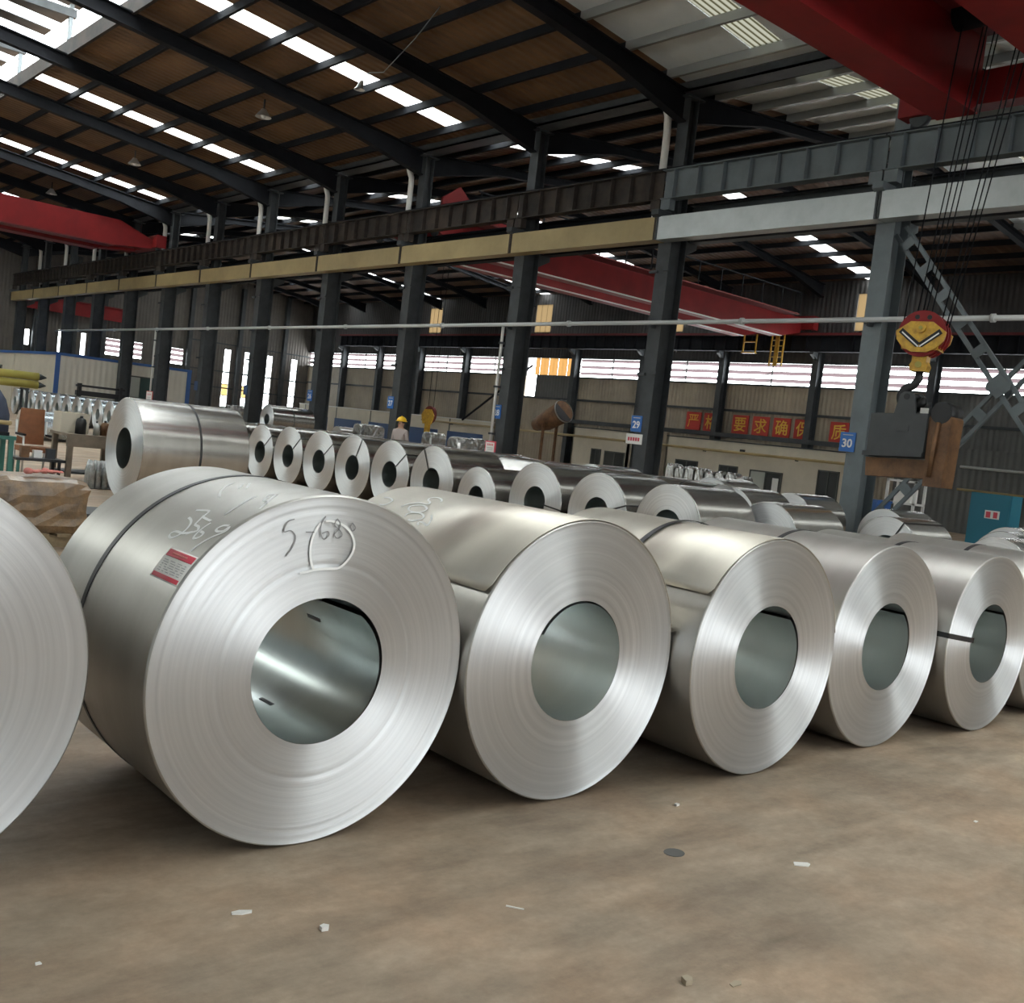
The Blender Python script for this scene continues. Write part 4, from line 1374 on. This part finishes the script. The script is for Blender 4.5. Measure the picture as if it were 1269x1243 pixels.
lb = curved_patch(MB(), r1, r1, -61.0, -50.5, .010, .232, .0005).build('paper_label', 'paper', k1, local=True)
lb['label'] = 'white paper label with red bands'
curved_patch(MB(), r1, r1, -53.4, -51.0, .018, .224, .0016).build('label_band', 'red_print', lb, local=True)
curved_patch(MB(), r1, r1, -60.6, -59.2, .018, .224, .0016).build('label_band', 'red_print', lb, local=True)
rr_ = random.Random(5)
mb = MB()
for k in range(6):
    a = -54.6 - k * .75
    yy = .21
    while yy > .03:
        wd = rr_.uniform(.012, .045)
        curved_patch(mb, r1, r1, a - .12, a + .12, max(yy - wd, .025), yy, .0016, .0004, 1)
        yy -= wd + rr_.uniform(.008, .02)
mb.build('label_print', 'grey_print', lb, local=True)
mb = MB()
for k in range(9):
    curved_patch(mb, r1, r1, -52.5, -51.8, .07 + k * .013, .079 + k * .013, .0026, .0004, 1)
mb.build('label_title', 'cloth_pink', lb, local=True)
# dark stamp marks inside the bore of the labelled coil
for (a, yy, q) in ((69.2, .42, .2484), (163, .45, .2604)):
    t = math.radians(a)
    p = Vector((q * math.sin(t), yy, r1 + q * math.cos(t)))
    MB().bar(p, p + Vector((0, .10, 0)), .016, .002, up=(math.sin(t), 0, math.cos(t))).build('bore_mark', 'marker', k1, local=True)

coil('big coil lying across behind the workbench, face to the left, black strap round its middle', 5.53, 15.06, .74, .30, 1.62, axis='X', seed=71, straps=(.86,), n=112, body='coil_body_far', bore='coil_bore_shaded')

R2 = 'second row of coils, faces to the left'
row2 = [(22.15, .60, 70), (20.82, .60, 52), (19.55, .62, 50), (18.27, .62, 52), (17.0, .62, 26), (15.72, .62, 50), (14.42, .62, -28), (13.15, .50, None), (11.72, .60, 96), (10.38, .59, 72), (9.05, .58, None)]
for k, (yy, rr, st) in enumerate(row2):
    nxt = ['partly hidden behind the big strapped coil', 'diagonal strap, just right of the big coil', 'with diagonal eye strap, third from the left', 'with flatter eye strap, fourth from the left', 'with steep eye strap, fifth from the left', 'with diagonal eye strap, sixth from the left', 'with low eye strap, seventh from the left', 'smaller than its neighbours, eighth from the left', 'with level eye strap, ninth from the left', 'with short strap at right, tenth from the left', 'rightmost, half hidden by the third front coil'][k]
    coil('grey coil in the second row, ' + nxt, 10.62, yy, rr, .24 if rr > .55 else .19, 1.2, axis='X', seed=80 + k, eye=st, group=R2, n=80, body='coil_body_far', bore='coil_bore_shaded')
R3 = 'line of coils end to end behind the second row'
yy = 9.75
for k in range(10):
    coil('shiny coil lying lengthwise behind the second row, %s from the right in its line' % ORD[k], 12.65, yy, .60, .25, 1.22, seed=100 + k, straps=(.6,) if k % 2 == 0 else (), group=R3, n=72, body='coil_body_far', bore='coil_bore_shaded')
    yy += 1.27
R4 = 'far coils seen over the rows'
for k, (x, y, rr, st, lab) in enumerate(((12.0, 8.45, .53, None, 'coil end with pinkish rim behind the third and fourth front coils'),
                                         (14.75, 14.7, .60, None, 'pale coil crescent peeking over the lines, above the tenth second-row coil'),
                                         (17.2, 13.6, .60, None, 'pale coil crescent in front of the wrapped silver bundles'),
                                         (17.05, 11.55, .55, None, 'flat pale coil crescent below column 30'),
                                         (16.0, 8.95, .47, 40, 'pale coil crescent with short black strap above the fifth front coil'),
                                         (17.75, 9.95, .51, None, 'second pale coil crescent just behind the strapped one, right of column 30'),
                                         (16.4, 7.15, .48, None, 'low pale coil crescent near the right edge'),
                                         (14.75, 18.2, .58, None, 'dull coil crescent above the seventh second-row coil'),
                                         (14.75, 11.2, .56, None, 'coil top between the third line and column 30'),
                                         (14.6, 8.1, .50, 30, 'coil top with bright end right of the pinkish rimmed coil'),
                                         (14.3, 6.3, .47, None, 'grey coil top above the right end of the front row'),
                                         (18.3, 7.9, .49, None, 'coil top under the coil lifter, near the teal cabinet'))):
    coil(lab, x, y, rr, .22, 1.2, axis='X', seed=130 + k, eye=st, group=R4, n=72, body='coil_body_far', bore='coil_bore_shaded')
# raised coil beyond the big strapped one
sk = root('coil_skid', 'low steel skid carrying a coil behind the big strapped coil', 'skid', (17.9, 34.8, 0))
MB().box(17.8, 19.4, 34.2, 34.4, 0, .60).box(17.8, 19.4, 35.2, 35.4, 0, .60).build('runner', 'steel_dark', sk)
MB().box(17.8, 19.4, 34.1, 35.5, .60, .655).build('deck', 'steel_dark', sk)
coil('small coil raised on a skid beyond the big strapped coil', 17.9, 34.8, .54, .2, 1.7, axis='X', seed=150, straps=(.85,), n=64, z=.66, body='coil_body_far', bore='coil_bore_shaded')
R5 = 'small bluish coils at the far left'
for k in range(13):
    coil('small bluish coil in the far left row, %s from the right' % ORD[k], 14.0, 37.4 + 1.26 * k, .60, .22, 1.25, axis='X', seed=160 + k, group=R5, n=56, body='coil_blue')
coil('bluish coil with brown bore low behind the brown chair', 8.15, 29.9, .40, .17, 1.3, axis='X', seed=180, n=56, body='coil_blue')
for k, (x, y) in enumerate(((33.5, 40.5), (33.5, 43.2), (30.0, 50.0))):
    coil(('far galvanised coil by the back wall right of the drum', 'far galvanised coil by the back wall below the drum', 'far galvanised coil beyond the yellow helmeted worker')[k], x, y, .55, .2, 1.2, axis='X', seed=190 + k, n=48, body='coil_body_far', bore='coil_bore_shaded')

# ------------------------------------------------------------------ wrapped bundles
bundle_src = {}


def bundle(label, x, y, w, d, h, m='wrap_film', group=None, z=0):
    mb = MB()
    n = 7
    rnd = random.Random(int(x * 100 + y * 10))
    idx = {}
    vs, fs = [], []
    def vert(i, j, k):
        if (i, j, k) not in idx:
            p = [(i / n - .5), (j / n - .5), k / n]
            e = sum(1 for q in (i, j) if q in (0, n)) + (1 if k in (0, n) else 0)
            s_ = 1 - .045 * max(0, e - 1)
            idx[(i, j, k)] = len(vs)
            vs.append((x + p[0] * w * s_ + rnd.uniform(-.02, .02) * w, y + p[1] * d * s_ + rnd.uniform(-.02, .02) * d, z + p[2] * h * (1 if k < n else s_ + rnd.uniform(0, .04))))
        return idx[(i, j, k)]
    for a in range(n):
        for b in range(n):
            fs.append((vert(a, b, n), vert(a + 1, b, n), vert(a + 1, b + 1, n), vert(a, b + 1, n)))
            fs.append((vert(a, b, 0), vert(a, b + 1, 0), vert(a + 1, b + 1, 0), vert(a + 1, b, 0)))
            fs.append((vert(a, 0, b), vert(a + 1, 0, b), vert(a + 1, 0, b + 1), vert(a, 0, b + 1)))
            fs.append((vert(a, n, b), vert(a, n, b + 1), vert(a + 1, n, b + 1), vert(a + 1, n, b)))
            fs.append((vert(0, a, b), vert(0, a, b + 1), vert(0, a + 1, b + 1), vert(0, a + 1, b)))
            fs.append((vert(n, a, b), vert(n, a + 1, b), vert(n, a + 1, b + 1), vert(n, a, b + 1)))
    vs = [(a_, b_, max(c_, z)) for a_, b_, c_ in vs]
    mb.add(vs, fs)
    o = mb.build('wrapped_bundle', m, None, origin=(x, y, z))
    return tag(o, label, 'bundle', group)


for k in range(8):
    y = 22.1 - k * .40
    bundle('silver film-wrapped bundle, %s from the left in the row before the cream room' % ORD[k], 26.0, y, .5, .36, 1.28 - .012 * k - (.05 if k % 3 == 1 else 0), group='film-wrapped bundles in a row')
for k, (x, y, h, lab) in enumerate(((31.0, 36.6, 1.25, 'silver wrapped bundle below the two windows behind column 29'), (31.0, 38.6, 1.3, 'silver wrapped bundle left of column 29'), (27.0, 36.8, 1.35, 'silver wrapped bundle right of the red bordered notice'),
                                    (30.0, 46.2, 1.35, 'crumpled silver bundle below the far hook block'), (30.0, 47.3, 1.35, 'crumpled silver bundle left of the far hook block'), (26.0, 33.6, 1.3, 'crumpled silver bundle between hook block and notice'),
                                    (28.0, 50.2, 1.5, 'silver wrapped bundle beyond the raised coil'), (22.0, 46.0, 1.55, 'silver wrapped bundle behind the raised coil, farthest left'))):
    bundle(lab, x, y, .8, .8, h, group='loose wrapped bundles')

# ------------------------------------------------------------------ notices
for (x, y, z0, w, h, lab, nm) in ((19.35, 23.55, 1.02, .46, .36, 'white notice with red border on a stand beside the second lit column', 0), (19.45, 50.2, 1.25, .75, .55, 'pink and white notice at the foot of the far left column', 1)):
    s = root('notice_board', lab, 'notice', (x, y, 0))
    MB().box(x, x + .03, y - w / 2, y + w / 2, z0, z0 + h).build('frame', 'red_print' if nm == 0 else 'cloth_pink', s)
    pp = MB().box(x - .008, x, y - w / 2 + .04, y + w / 2 - .04, z0 + .04, z0 + h - .04).build('sheet', 'paper', s)
    for k in range(4):
        q = y + w * .25 - k * w * .16
        MB().box(x - .012, x - .008, q - .03, q + .01, z0 + h * .62, z0 + h * .78).build('print_mark', 'red_print', pp)
    MB().box(x - .012, x - .008, y - w * .3, y + w * .3, z0 + h * .42, z0 + h * .47).box(x - .012, x - .008, y - w * .3, y + w * .2, z0 + h * .28, z0 + h * .33).build('print_line', 'grey_print', pp)
    for q in (-.4, .4):
        MB().box(x + .03, x + .06, y + q * w - .02, y + q * w + .02, 0, z0 + h).build('leg', 'red_print', s)

# ------------------------------------------------------------------ rust drum, cabinets, bins by the back wall
d = root('tilted_drum', 'rust brown tilted drum with bright rim before the back wall', 'drum', (39.5, 42.6, 1.0))
MB().tube([(39.5, 44.2, 2.45), (39.5, 43.3, 2.75), (39.4, 41.9, 3.35)], [.35, .55, .62], 24).build('shell', 'rust_brown', d)
MB().tube([(39.4, 41.95, 3.33), (39.4, 41.86, 3.37)], .66, 24, caps=False).build('rim', 'lamp_alu', d)
MB().tube([(39.4, 41.92, 3.34), (39.4, 41.90, 3.35)], .6, 24).build('mouth', 'black_iron', d)  # black disc paints the shade inside the open drum
for q in (-.5, .5):
    MB().bar((39.5 + q, 43.0, 0), (39.5 + q, 43.0, 2.6), .12, .12).build('leg', 'rust_brown', d)
MB().bar((39.5 - .6, 43.0, 2.5), (39.5 + .6, 43.0, 2.5), .1, .1).build('cross_bar', 'rust_brown', d)
c = root('electric_cabinet', 'teal electric cabinet with a warning notice near the right edge', 'cabinet', (22.6, 10.25, 0))
MB().box(22.6, 23.1, 9.78, 10.68, .1, 1.52).build('body', 'teal_paint', c)
MB().box(22.585, 22.6, 9.82, 10.64, .14, 1.48).build('door', 'teal_paint', c)
MB().box(22.575, 22.585, 10.0, 10.32, .98, 1.16).build('notice', 'paper', c)
MB().box(22.572, 22.575, 10.19, 10.29, 1.0, 1.13).box(22.572, 22.575, 10.04, 10.13, 1.0, 1.13).build('notice_print', 'red_print', c)
MB().box(22.62, 23.08, 9.8, 10.66, 0, .1).build('plinth', 'steel_dark', c)
b = root('blue_bin', 'dark blue bin behind the coils at the foot of column 30', 'bin', (21.2, 12.3, 0))
MB().hexa([(21.0, 12.0, 0), (21.5, 12.0, 0), (21.5, 12.5, 0), (21.0, 12.5, 0), (20.95, 11.95, 1.05), (21.55, 11.95, 1.05), (21.55, 12.55, 1.05), (20.95, 12.55, 1.05)]).build('body', 'blue_trim', b)
MB().box(20.93, 21.57, 11.93, 12.57, 1.05, 1.1).build('lid', 'blue_trim', b)
c = root('white_rack', 'white framed open rack right of the foot of column 30', 'rack', (24.5, 13.4, 0))
for y in (13.0, 13.75):
    for x in (24.5, 25.0):
        MB().box(x - .03, x + .03, y - .03, y + .03, 0, 1.62).build('post', 'frame_white', c)
for z in (.4, 1.0, 1.56):
    MB().box(24.47, 25.03, 12.97, 13.78, z, z + .05).build('shelf', 'frame_white', c)
MB().box(24.6, 24.95, 13.15, 13.6, 1.05, 1.4).build('carton', 'paper', c)
pt = MB().box(36.0, 36.12, 5, 20.0, 0, 3.0).build('partition', 'wall_grey', None, origin=(36, 15, 0))
tag(pt, 'dark grey sheet partition behind the coil lifter and bracing', 'partition')
for (z, w_, m_, lab) in ((2.35, .05, 'pipe_grey', 'thin pale cable tray on the dark partition at right'), (1.55, .045, 'beam_cream', 'thin yellowish pipe along the dark partition at right')):
    o = MB().cyl((35.9, 5.2, z), (35.9, 17.5, z), w_, 8).build('wall_conduit', m_, None, origin=(35.9, 11, z))
    tag(o, lab, 'pipe')

# ------------------------------------------------------------------ site cabin, far left
cb = root('site_cabin', 'cream panelled site cabin with blue edge trim at the far left', 'cabin', (20, 60, 0))
cx0, cx1, cy0, cy1, ct = 16.75, 23.9, 56.0, 71.0, 3.12
MB().box(cx0, cx1, cy0, cy0 + .12, 0, ct).build('front_wall', 'cabin_cream', cb)
MB().box(cx0, cx0 + .12, cy0 + .12, cy1, 0, ct).build('side_wall', 'plaster_cream', cb)
MB().box(cx1 - .12, cx1, cy0 + .12, cy1, 0, ct).build('side_wall', 'plaster_cream', cb)
MB().box(cx0 - .06, cx1 + .06, cy0 - .06, cy1, ct, ct + .14).build('roof_edge', 'blue_trim', cb)
for x in (cx0 - .05, cx1 - .18):
    MB().box(x, x + .23, cy0 - .05, cy0 + .02, 0, ct).build('corner_trim', 'blue_trim', cb)
MB().box(cx0 - .05, cx0 + .02, 63.5, 63.7, 0, ct).build('corner_trim', 'plaster_cream', cb)
dr = MB().box(20.1, 21.95, cy0 - .05, cy0, 0, 2.55).build('door_frame', 'frame_dark', cb)
MB().box(20.2, 21.1, cy0 - .07, cy0 - .05, .05, 1.35).build('door_leaf', 'door_pale', dr)
MB().box(20.2, 21.1, cy0 - .07, cy0 - .05, 1.42, 2.48).build('door_leaf', 'door_pale', dr)
MB().box(21.15, 21.88, cy0 - .07, cy0 - .05, .05, 2.48).build('door_leaf', 'door_green', dr)
MB().box(cx0 - .04, cx0, 66.0, 68.2, 1.4, 2.4).build('window_frame', 'frame_dark', cb)
MB().box(cx0 - .05, cx0 - .04, 66.1, 68.1, 1.5, 2.3).build('window_pane', 'window_dark', cb)

# yellow rolls and rack above the small coils
rk = root('roll_rack', 'steel trestle rack holding two yellow rolls at the left edge', 'rack', (11.6, 46, 0))
for x in (10.4, 12.6):
    for y in (45.6, 46.4):
        MB().box(x - .05, x + .05, y - .05, y + .05, 0, 1.22).build('post', 'steel_dark', rk)
    MB().box(x - .05, x + .05, 45.5, 46.5, 1.22, 1.30).build('cross_bar', 'steel_dark', rk)
for k, (z, lab) in enumerate(((1.47, 'lower of the two yellow wrapped rolls at the left edge'), (1.81, 'upper of the two yellow wrapped rolls at the left edge'))):
    o = root('fabric_roll', lab, 'roll', (11.6, 46.0, z - .17), group='yellow rolls')
    MB().cyl((9.8, 46.0, z), (13.1, 46.0, z), .165, 18).build('roll', 'yellow_dull', o)
    MB().tube([(13.1, 46.0, z), (13.2, 46.0, z), (13.42, 46.0, z)], [.13, .12, .02], 12).build('end_cone', 'steel_dark', o)
br = root('steel_trestle', 'long black steel trestle in front of the cream cabin', 'trestle', (16.7, 49.0, 0))
MB().box(15.6, 17.8, 48.9, 49.1, 1.62, 1.72).build('top_rail', 'black_iron', br)
MB().box(15.6, 17.8, 48.9, 49.1, 1.22, 1.45).build('lower_rail', 'black_iron', br)
for x in (15.75, 17.6):
    MB().box(x - .06, x + .06, 48.85, 49.15, 0, 1.78).build('leg', 'black_iron', br)

# ------------------------------------------------------------------ workbench corner at left
wbn = root('workbench', 'worn steel workbench left of the big strapped coil', 'workbench', (5.7, 17.3, 0))
MB().box(5.32, 6.25, 16.9, 17.8, .76, .80).build('top', 'wood_bench', wbn)
MB().box(5.32, 6.25, 16.9, 16.94, .60, .76).build('apron', 'wood_bench', wbn)
for x in (5.35, 6.15):
    for y in (16.93, 17.7):
        MB().box(x, x + .08, y, y + .08, 0, .76).build('leg', 'wood_bench', wbn)
MB().box(5.38, 6.2, 17.0, 17.7, .16, .19).build('lower_shelf', 'steel_dark', wbn)
o = root('cardboard_carton', 'cream carton standing at the back of the workbench', 'box', (5.5, 17.6, .8))
MB().box(5.34, 5.78, 17.35, 17.75, .8, 1.12).build('carton', 'plaster_cream', o)
MB().box(5.34, 5.78, 17.53, 17.57, 1.12, 1.125).build('tape', 'beam_cream', o)
for k, (x, y, h, r_, m_, lab) in enumerate(((5.58, 17.12, .26, .085, 'black_iron', 'dark rounded canister on the workbench'), (5.82, 17.1, .20, .05, 'lamp_alu', 'silver jar in the middle of the workbench'), (5.97, 17.15, .22, .07, 'rust_brown', 'brown pot beside the silver jar on the workbench'))):
    o = root('workbench_jar', lab, 'container', (x, y, .8))
    MB().tube([(x, y, .8), (x, y, .8 + h * .7), (x, y, .8 + h * .92), (x, y, .8 + h)], [r_, r_, r_ * .8, r_ * .3], 14).build('body', m_, o)
    MB().cyl((x, y, .8 + h), (x, y, .83 + h), r_ * .3, 10).build('cap', 'steel_dark', o)
o = root('red_rag', 'pinkish rag lying at the right end of the workbench', 'rag', (6.12, 17.15, .8))
MB().sphere((6.12, 17.15, .84), .07, 10, 6, (1.1, .8, .55)).sphere((6.18, 17.2, .83), .05, 8, 5, (1, 1, .6)).build('cloth', 'cloth_pink', o)
bp_ = root('bottle_pack', 'clear film wrapped pack of water bottles under the workbench', 'bottles', (5.72, 16.45, 0))
for i in range(4):
    for j in range(3):
        x, y = 5.56 + i * .1, 16.35 + j * .1
        MB().tube([(x, y, 0), (x, y, .28), (x, y, .36), (x, y, .44)], [.047, .047, .03, .016], 10).build('bottle', 'clear_plastic', bp_)
MB().box(5.50, 5.92, 16.29, 16.61, .02, .03).build('tray', 'clear_plastic', bp_)

ch = root('arm_chair', 'brown leather armchair with metal frame left of the workbench', 'chair', (5.2, 18.0, 0), )
MB().prism([(4.98, .50), (5.42, .50), (5.40, 1.10), (5.02, 1.10)], 'Y', 18.42, 18.427).build('backrest', 'leather_brown', ch)
MB().box(4.96, 5.46, 17.9, 18.42, .40, .48).build('seat', 'leather_brown', ch)
for x in (4.97, 5.44):
    MB().tube([(x, 17.92, 0), (x, 17.94, .40), (x, 17.96, .64), (x, 18.42, .66), (x, 18.424, .9)], .018, 8).build('arm_frame', 'lamp_alu', ch)
    MB().box(x - .03, x + .03, 17.94, 18.35, .66, .69).build('armrest', 'steel_black', ch)
    MB().tube([(x, 18.422, 0), (x, 18.424, .45)], .018, 8).build('leg', 'lamp_alu', ch)
st = root('tool_bench', 'low dark iron bench with clutter beside the brown chair', 'bench', (5.1, 17.0, 0))
MB().box(4.55, 5.28, 16.75, 17.2, .34, .38).build('top', 'black_iron', st)
for x in (4.6, 5.2):
    for y in (16.8, 17.12):
        MB().box(x - .02, x + .02, y - .02, y + .02, 0, .34).build('leg', 'green_paint' if x < 4.7 else 'black_iron', st)
MB().box(4.58, 5.24, 16.8, 17.1, .1, .13).build('lower_shelf', 'steel_dark', st)
for k, (x, y, h, m_, lab) in enumerate(((4.72, 16.95, .16, 'rust_brown', 'small brown tin on the low iron bench'), (4.92, 17.0, .10, 'lamp_alu', 'small bright metal cup on the low iron bench'), (5.1, 16.95, .14, 'steel_dark', 'small dark tool box on the low iron bench'))):
    o = root('bench_item', lab, 'tool', (x, y, .38))
    MB().box(x - .06, x + .06, y - .05, y + .05, .38, .38 + h).build('body', m_, o)
    MB().box(x - .065, x + .065, y - .055, y + .055, .38 + h, .395 + h).build('lid', m_, o)
gf = root('green_stand', 'green painted steel stand at the left edge', 'stand', (3.75, 15.4, 0))
for x in (3.6, 4.05):
    for y in (15.2, 15.6):
        MB().box(x - .03, x + .03, y - .03, y + .03, 0, .72).build('leg', 'green_paint', gf)
MB().box(3.55, 4.1, 15.15, 15.65, .72, .77).build('top', 'green_paint', gf)
mo = root('machine_motor', 'dark blue black machine housing on the green stand at the left edge', 'machine', (3.84, 15.4, .77))
MB().tube([(3.84, 15.4, .77), (3.84, 15.4, 1.05), (3.84, 15.4, 1.25), (3.82, 15.4, 1.38)], [.21, .21, .15, .08], 16).build('housing', 'cloth_dark', mo)
MB().box(3.66, 4.02, 15.2, 15.6, .77, .82).build('foot', 'steel_black', mo)
MB().cyl((3.86, 15.22, .95), (4.0, 15.1, .95), .03, 10).build('handle', 'beam_cream', mo)

# brown film wrapped pallet with pink gloves
pl_ = root('pallet', 'timber pallet under the brown film-wrapped load at left', 'pallet', (3.0, 10.6, 0))
for k in range(5):
    x = 2.58 + k * .2
    MB().box(x, x + .13, 10.15, 11.1, .10, .125).build('deck_board', 'timber', pl_)
for y in (10.17, 10.58, 11.0):
    MB().box(2.58, 3.51, y, y + .08, 0, .10).build('bearer', 'timber', pl_)
bundle('brown film-wrapped load on a pallet behind the leftmost coils', 3.05, 10.62, .86, .84, .50, 'wrap_brown', z=.126)
gl = root('work_gloves', 'pair of pink work gloves lying on the brown wrapped load', 'gloves', (3.08, 10.5, .64))
for q, (gx, gy, ga) in enumerate(((3.0, 10.42, .4), (3.18, 10.50, -.7))):
    mb = MB()
    mm = Matrix.Translation((gx, gy, .69)) @ Matrix.Rotation(ga, 4, 'Z')
    a = MB().sphere((0, 0, 0), .058, 12, 6, (1.1, .9, .5))
    for f in range(4):
        fy = -.036 + f * .024
        a.tube([(.04, fy, 0), (.085, fy * 1.1, .012), (.115 - .008 * abs(f - 1.5), fy * 1.25, .0)], [.015, .014, .008], 6)
    a.tube([(.0, .045, 0), (.03, .075, .008), (.055, .088, .0)], [.016, .015, .009], 6)
    a.tube([(-.04, 0, 0), (-.075, 0, .004)], [.046, .052], 10)
    a.v = [(p[0], p[1], p[2] * .6) for p in a.v]
    mb.add([mm @ Vector(v) for v in a.v], a.f, True)
    mb.build('glove', 'cloth_pink', gl)
o = root('steel_skid', 'low dark steel skid on the floor left of the labelled coil', 'skid', (4.2, 11.6, 0))
MB().box(3.75, 4.75, 11.3, 11.42, 0, .12).box(3.75, 4.75, 11.85, 11.97, 0, .12).build('runner', 'black_iron', o)
MB().box(3.75, 4.75, 11.25, 12.0, .12, .2).build('deck', 'steel_dark', o)

# ------------------------------------------------------------------ worker in a yellow helmet, standing behind the coil lines
def person(x, y, rz):
    me = bpy.data.meshes.new('person')
    J = {'pel': (0, 0, .93), 'sp': (0, 0, 1.12), 'ch': (0, .0, 1.32), 'nk': (0, 0, 1.46), 'hd': (0, .01, 1.55), 'ht': (0, .01, 1.66)}
    V, E, Rr = [], [], []
    def add(p, r, par=None):
        V.append(p)
        Rr.append(r)
        if par is not None:
            E.append((par, len(V) - 1))
        return len(V) - 1
    a = add(J['pel'], (.16, .11))
    b = add(J['sp'], (.145, .105), a)
    c_ = add(J['ch'], (.17, .115), b)
    n_ = add(J['nk'], (.058, .058), c_)
    h_ = add(J['hd'], (.075, .09), n_)
    add(J['ht'], (.07, .085), h_)
    for s_ in (-1, 1):
        sh = add((s_ * .19, 0, 1.38), (.065, .065), c_)
        el = add((s_ * .25, .02, 1.10), (.048, .048), sh)
        wr = add((s_ * .24, -.08, .86), (.034, .034), el)
        pa = add((s_ * .235, -.11, .78), (.040, .024), wr)
        for f in range(4):
            k_ = add((s_ * .235 + (f - 1.5) * .004, -.135 + f * .02, .715), (.010, .010), pa)
            add((s_ * .228, -.14 + f * .02, .675), (.008, .008), k_)
        tq = add((s_ * .215, -.15, .76), (.011, .011), pa)
        add((s_ * .205, -.165, .73), (.009, .009), tq)
        hp = add((s_ * .10, 0, .86), (.095, .095), a)
        kn = add((s_ * .11, -.01, .49), (.062, .062), hp)
        an = add((s_ * .115, .01, .09), (.042, .042), kn)
        add((s_ * .125, -.15, .04), (.042, .035), an)
    me.from_pydata(V, E, [])
    o = bpy.data.objects.new('person', me)
    COL.objects.link(o)
    sk_ = o.modifiers.new('skin', 'SKIN')
    for i, r in enumerate(Rr):
        me.skin_vertices[0].data[i].radius = r
    me.skin_vertices[0].data[0].use_root = True
    ss = o.modifiers.new('sub', 'SUBSURF')
    ss.levels = ss.render_levels = 2
    dg = bpy.context.evaluated_depsgraph_get()
    m2 = bpy.data.meshes.new_from_object(o.evaluated_get(dg))
    bpy.data.objects.remove(o)
    m2.materials.clear()
    for k_ in ('cloth_grey', 'cloth_dark', 'skin', 'black_iron'):
        m2.materials.append(M[k_])
    for p in m2.polygons:
        z = p.center.z
        ax = abs(p.center.x)
        p.material_index = 2 if z > 1.44 else (3 if z < .09 else (1 if z < .94 and ax < .2 else (2 if z < .84 and ax > .19 else 0)))
        p.use_smooth = True
    o = bpy.data.objects.new('person', m2)
    COL.objects.link(o)
    o.location = (x, y, 0)
    o.rotation_euler = (0, 0, rz)
    WL[o.name] = Vector((x, y, 0))
    tag(o, 'person in yellow helmet and grey shirt standing behind the coil lines', 'person')
    hat = MB().sphere((0, .01, 1.64), .125, 20, 10, (.95, 1.12, .95), z_min=-.02)
    hat.tube([(0, .01, 1.632), (0, .01, 1.645)], [.15, .15], 20)
    hat.tube([(0, -.14, 1.64), (0, 0, 1.768), (0, .15, 1.64)], .012, 6)
    hat.build('helmet', 'yellow_hat', o, local=True)
    MB().sphere((-.032, -.082, 1.575), .011, 8, 5).sphere((.032, -.082, 1.575), .011, 8, 5).build('eye', 'black_iron', o, local=True)
    MB().tube([(0, -.075, 1.585), (0, -.105, 1.548), (0, -.08, 1.54)], [.01, .014, .008], 8).build('nose', 'skin', o, local=True)
    MB().tube([(-.025, -.075, 1.515), (0, -.084, 1.512), (.025, -.075, 1.515)], .006, 6).build('mouth', 'cloth_pink', o, local=True)
    for s_ in (-1, 1):
        MB().sphere((s_ * .078, .015, 1.57), .026, 8, 6, (.4, .7, 1.1)).build('ear', 'skin', o, local=True)
    MB().sphere((0, .035, 1.61), .088, 14, 8, (.95, 1.0, .75)).build('hair', 'hair', o, local=True)
    return o


person(15.0, 21.9, math.radians(-75))

# ------------------------------------------------------------------ litter on the floor
def scrap(name, label, cat, x, y, pts, m, t=.004, rz=0):
    mb = MB()
    c_, s_ = math.cos(rz), math.sin(rz)
    mb.prism([(x + a * c_ - b * s_, y + a * s_ + b * c_) for a, b in pts], 'Z', 0.0005, t)
    o = mb.build(name, m, None, origin=(x, y, 0))
    return tag(o, label, cat)


scrap('paper_scrap', 'curled pale paper scrap on the floor before the labelled coil', 'scrap', 1.49, 2.74, [(-.03, -.006), (.0, -.012), (.03, -.004), (.032, .006), (-.005, .012), (-.03, .004)], 'paper', .006, -.3)
scrap('paper_scrap', 'crumpled white paper bit right of the curled scrap on floor', 'scrap', 1.66, 2.54, [(-.014, -.01), (.006, -.014), (.016, .0), (.004, .013), (-.012, .008)], 'paper', .012)
scrap('paper_scrap', 'white torn paper piece on the floor before the third coil', 'scrap', 3.56, 2.14, [(-.035, -.014), (.02, -.018), (.036, .004), (.03, .016), (-.028, .014)], 'paper', .005, -.6)
scrap('floor_plug', 'small dark oval plug set flush in the floor before second coil', 'plug', 3.16, 2.45, [(.045 * math.cos(k * PI / 8), .038 * math.sin(k * PI / 8)) for k in range(16)], 'stain', .002)
scrap('pebble', 'tan pebble on the floor near the bottom edge', 'stone', 2.43, 1.78, [(-.018, -.012), (.004, -.018), (.018, -.004), (.014, .013), (-.008, .015)], 'stone', .016)
scrap('paper_scrap', 'pale flattened scrap right of the tan pebble', 'scrap', 2.56, 1.70, [(-.025, -.008), (.01, -.012), (.025, .0), (.01, .012), (-.02, .008)], 'stone', .004)
scrap('wire_offcut', 'thin pale wire offcut on the floor below the second coil', 'scrap', 2.28, 2.38, [(-.03, -.003), (.03, -.002), (.03, .002), (-.03, .003)], 'paper', .004, -.9)
scrap('paper_scrap', 'tiny white scrap on floor between the second and third coils', 'scrap', 3.59, 3.1 - .3, [(-.012, -.008), (.012, -.004), (.006, .01), (-.01, .008)], 'paper', .01)
scrap('paper_scrap', 'tiny white chip at the lower left of the floor', 'scrap', .9, 2.72, [(-.008, -.005), (.008, -.006), (.006, .006), (-.006, .006)], 'paper', .004)
scrap('paper_scrap', 'tiny pale chip on the floor at far right', 'scrap', 4.84, 2.05, [(-.012, -.006), (.012, -.006), (.01, .008), (-.01, .006)], 'paper', .004)
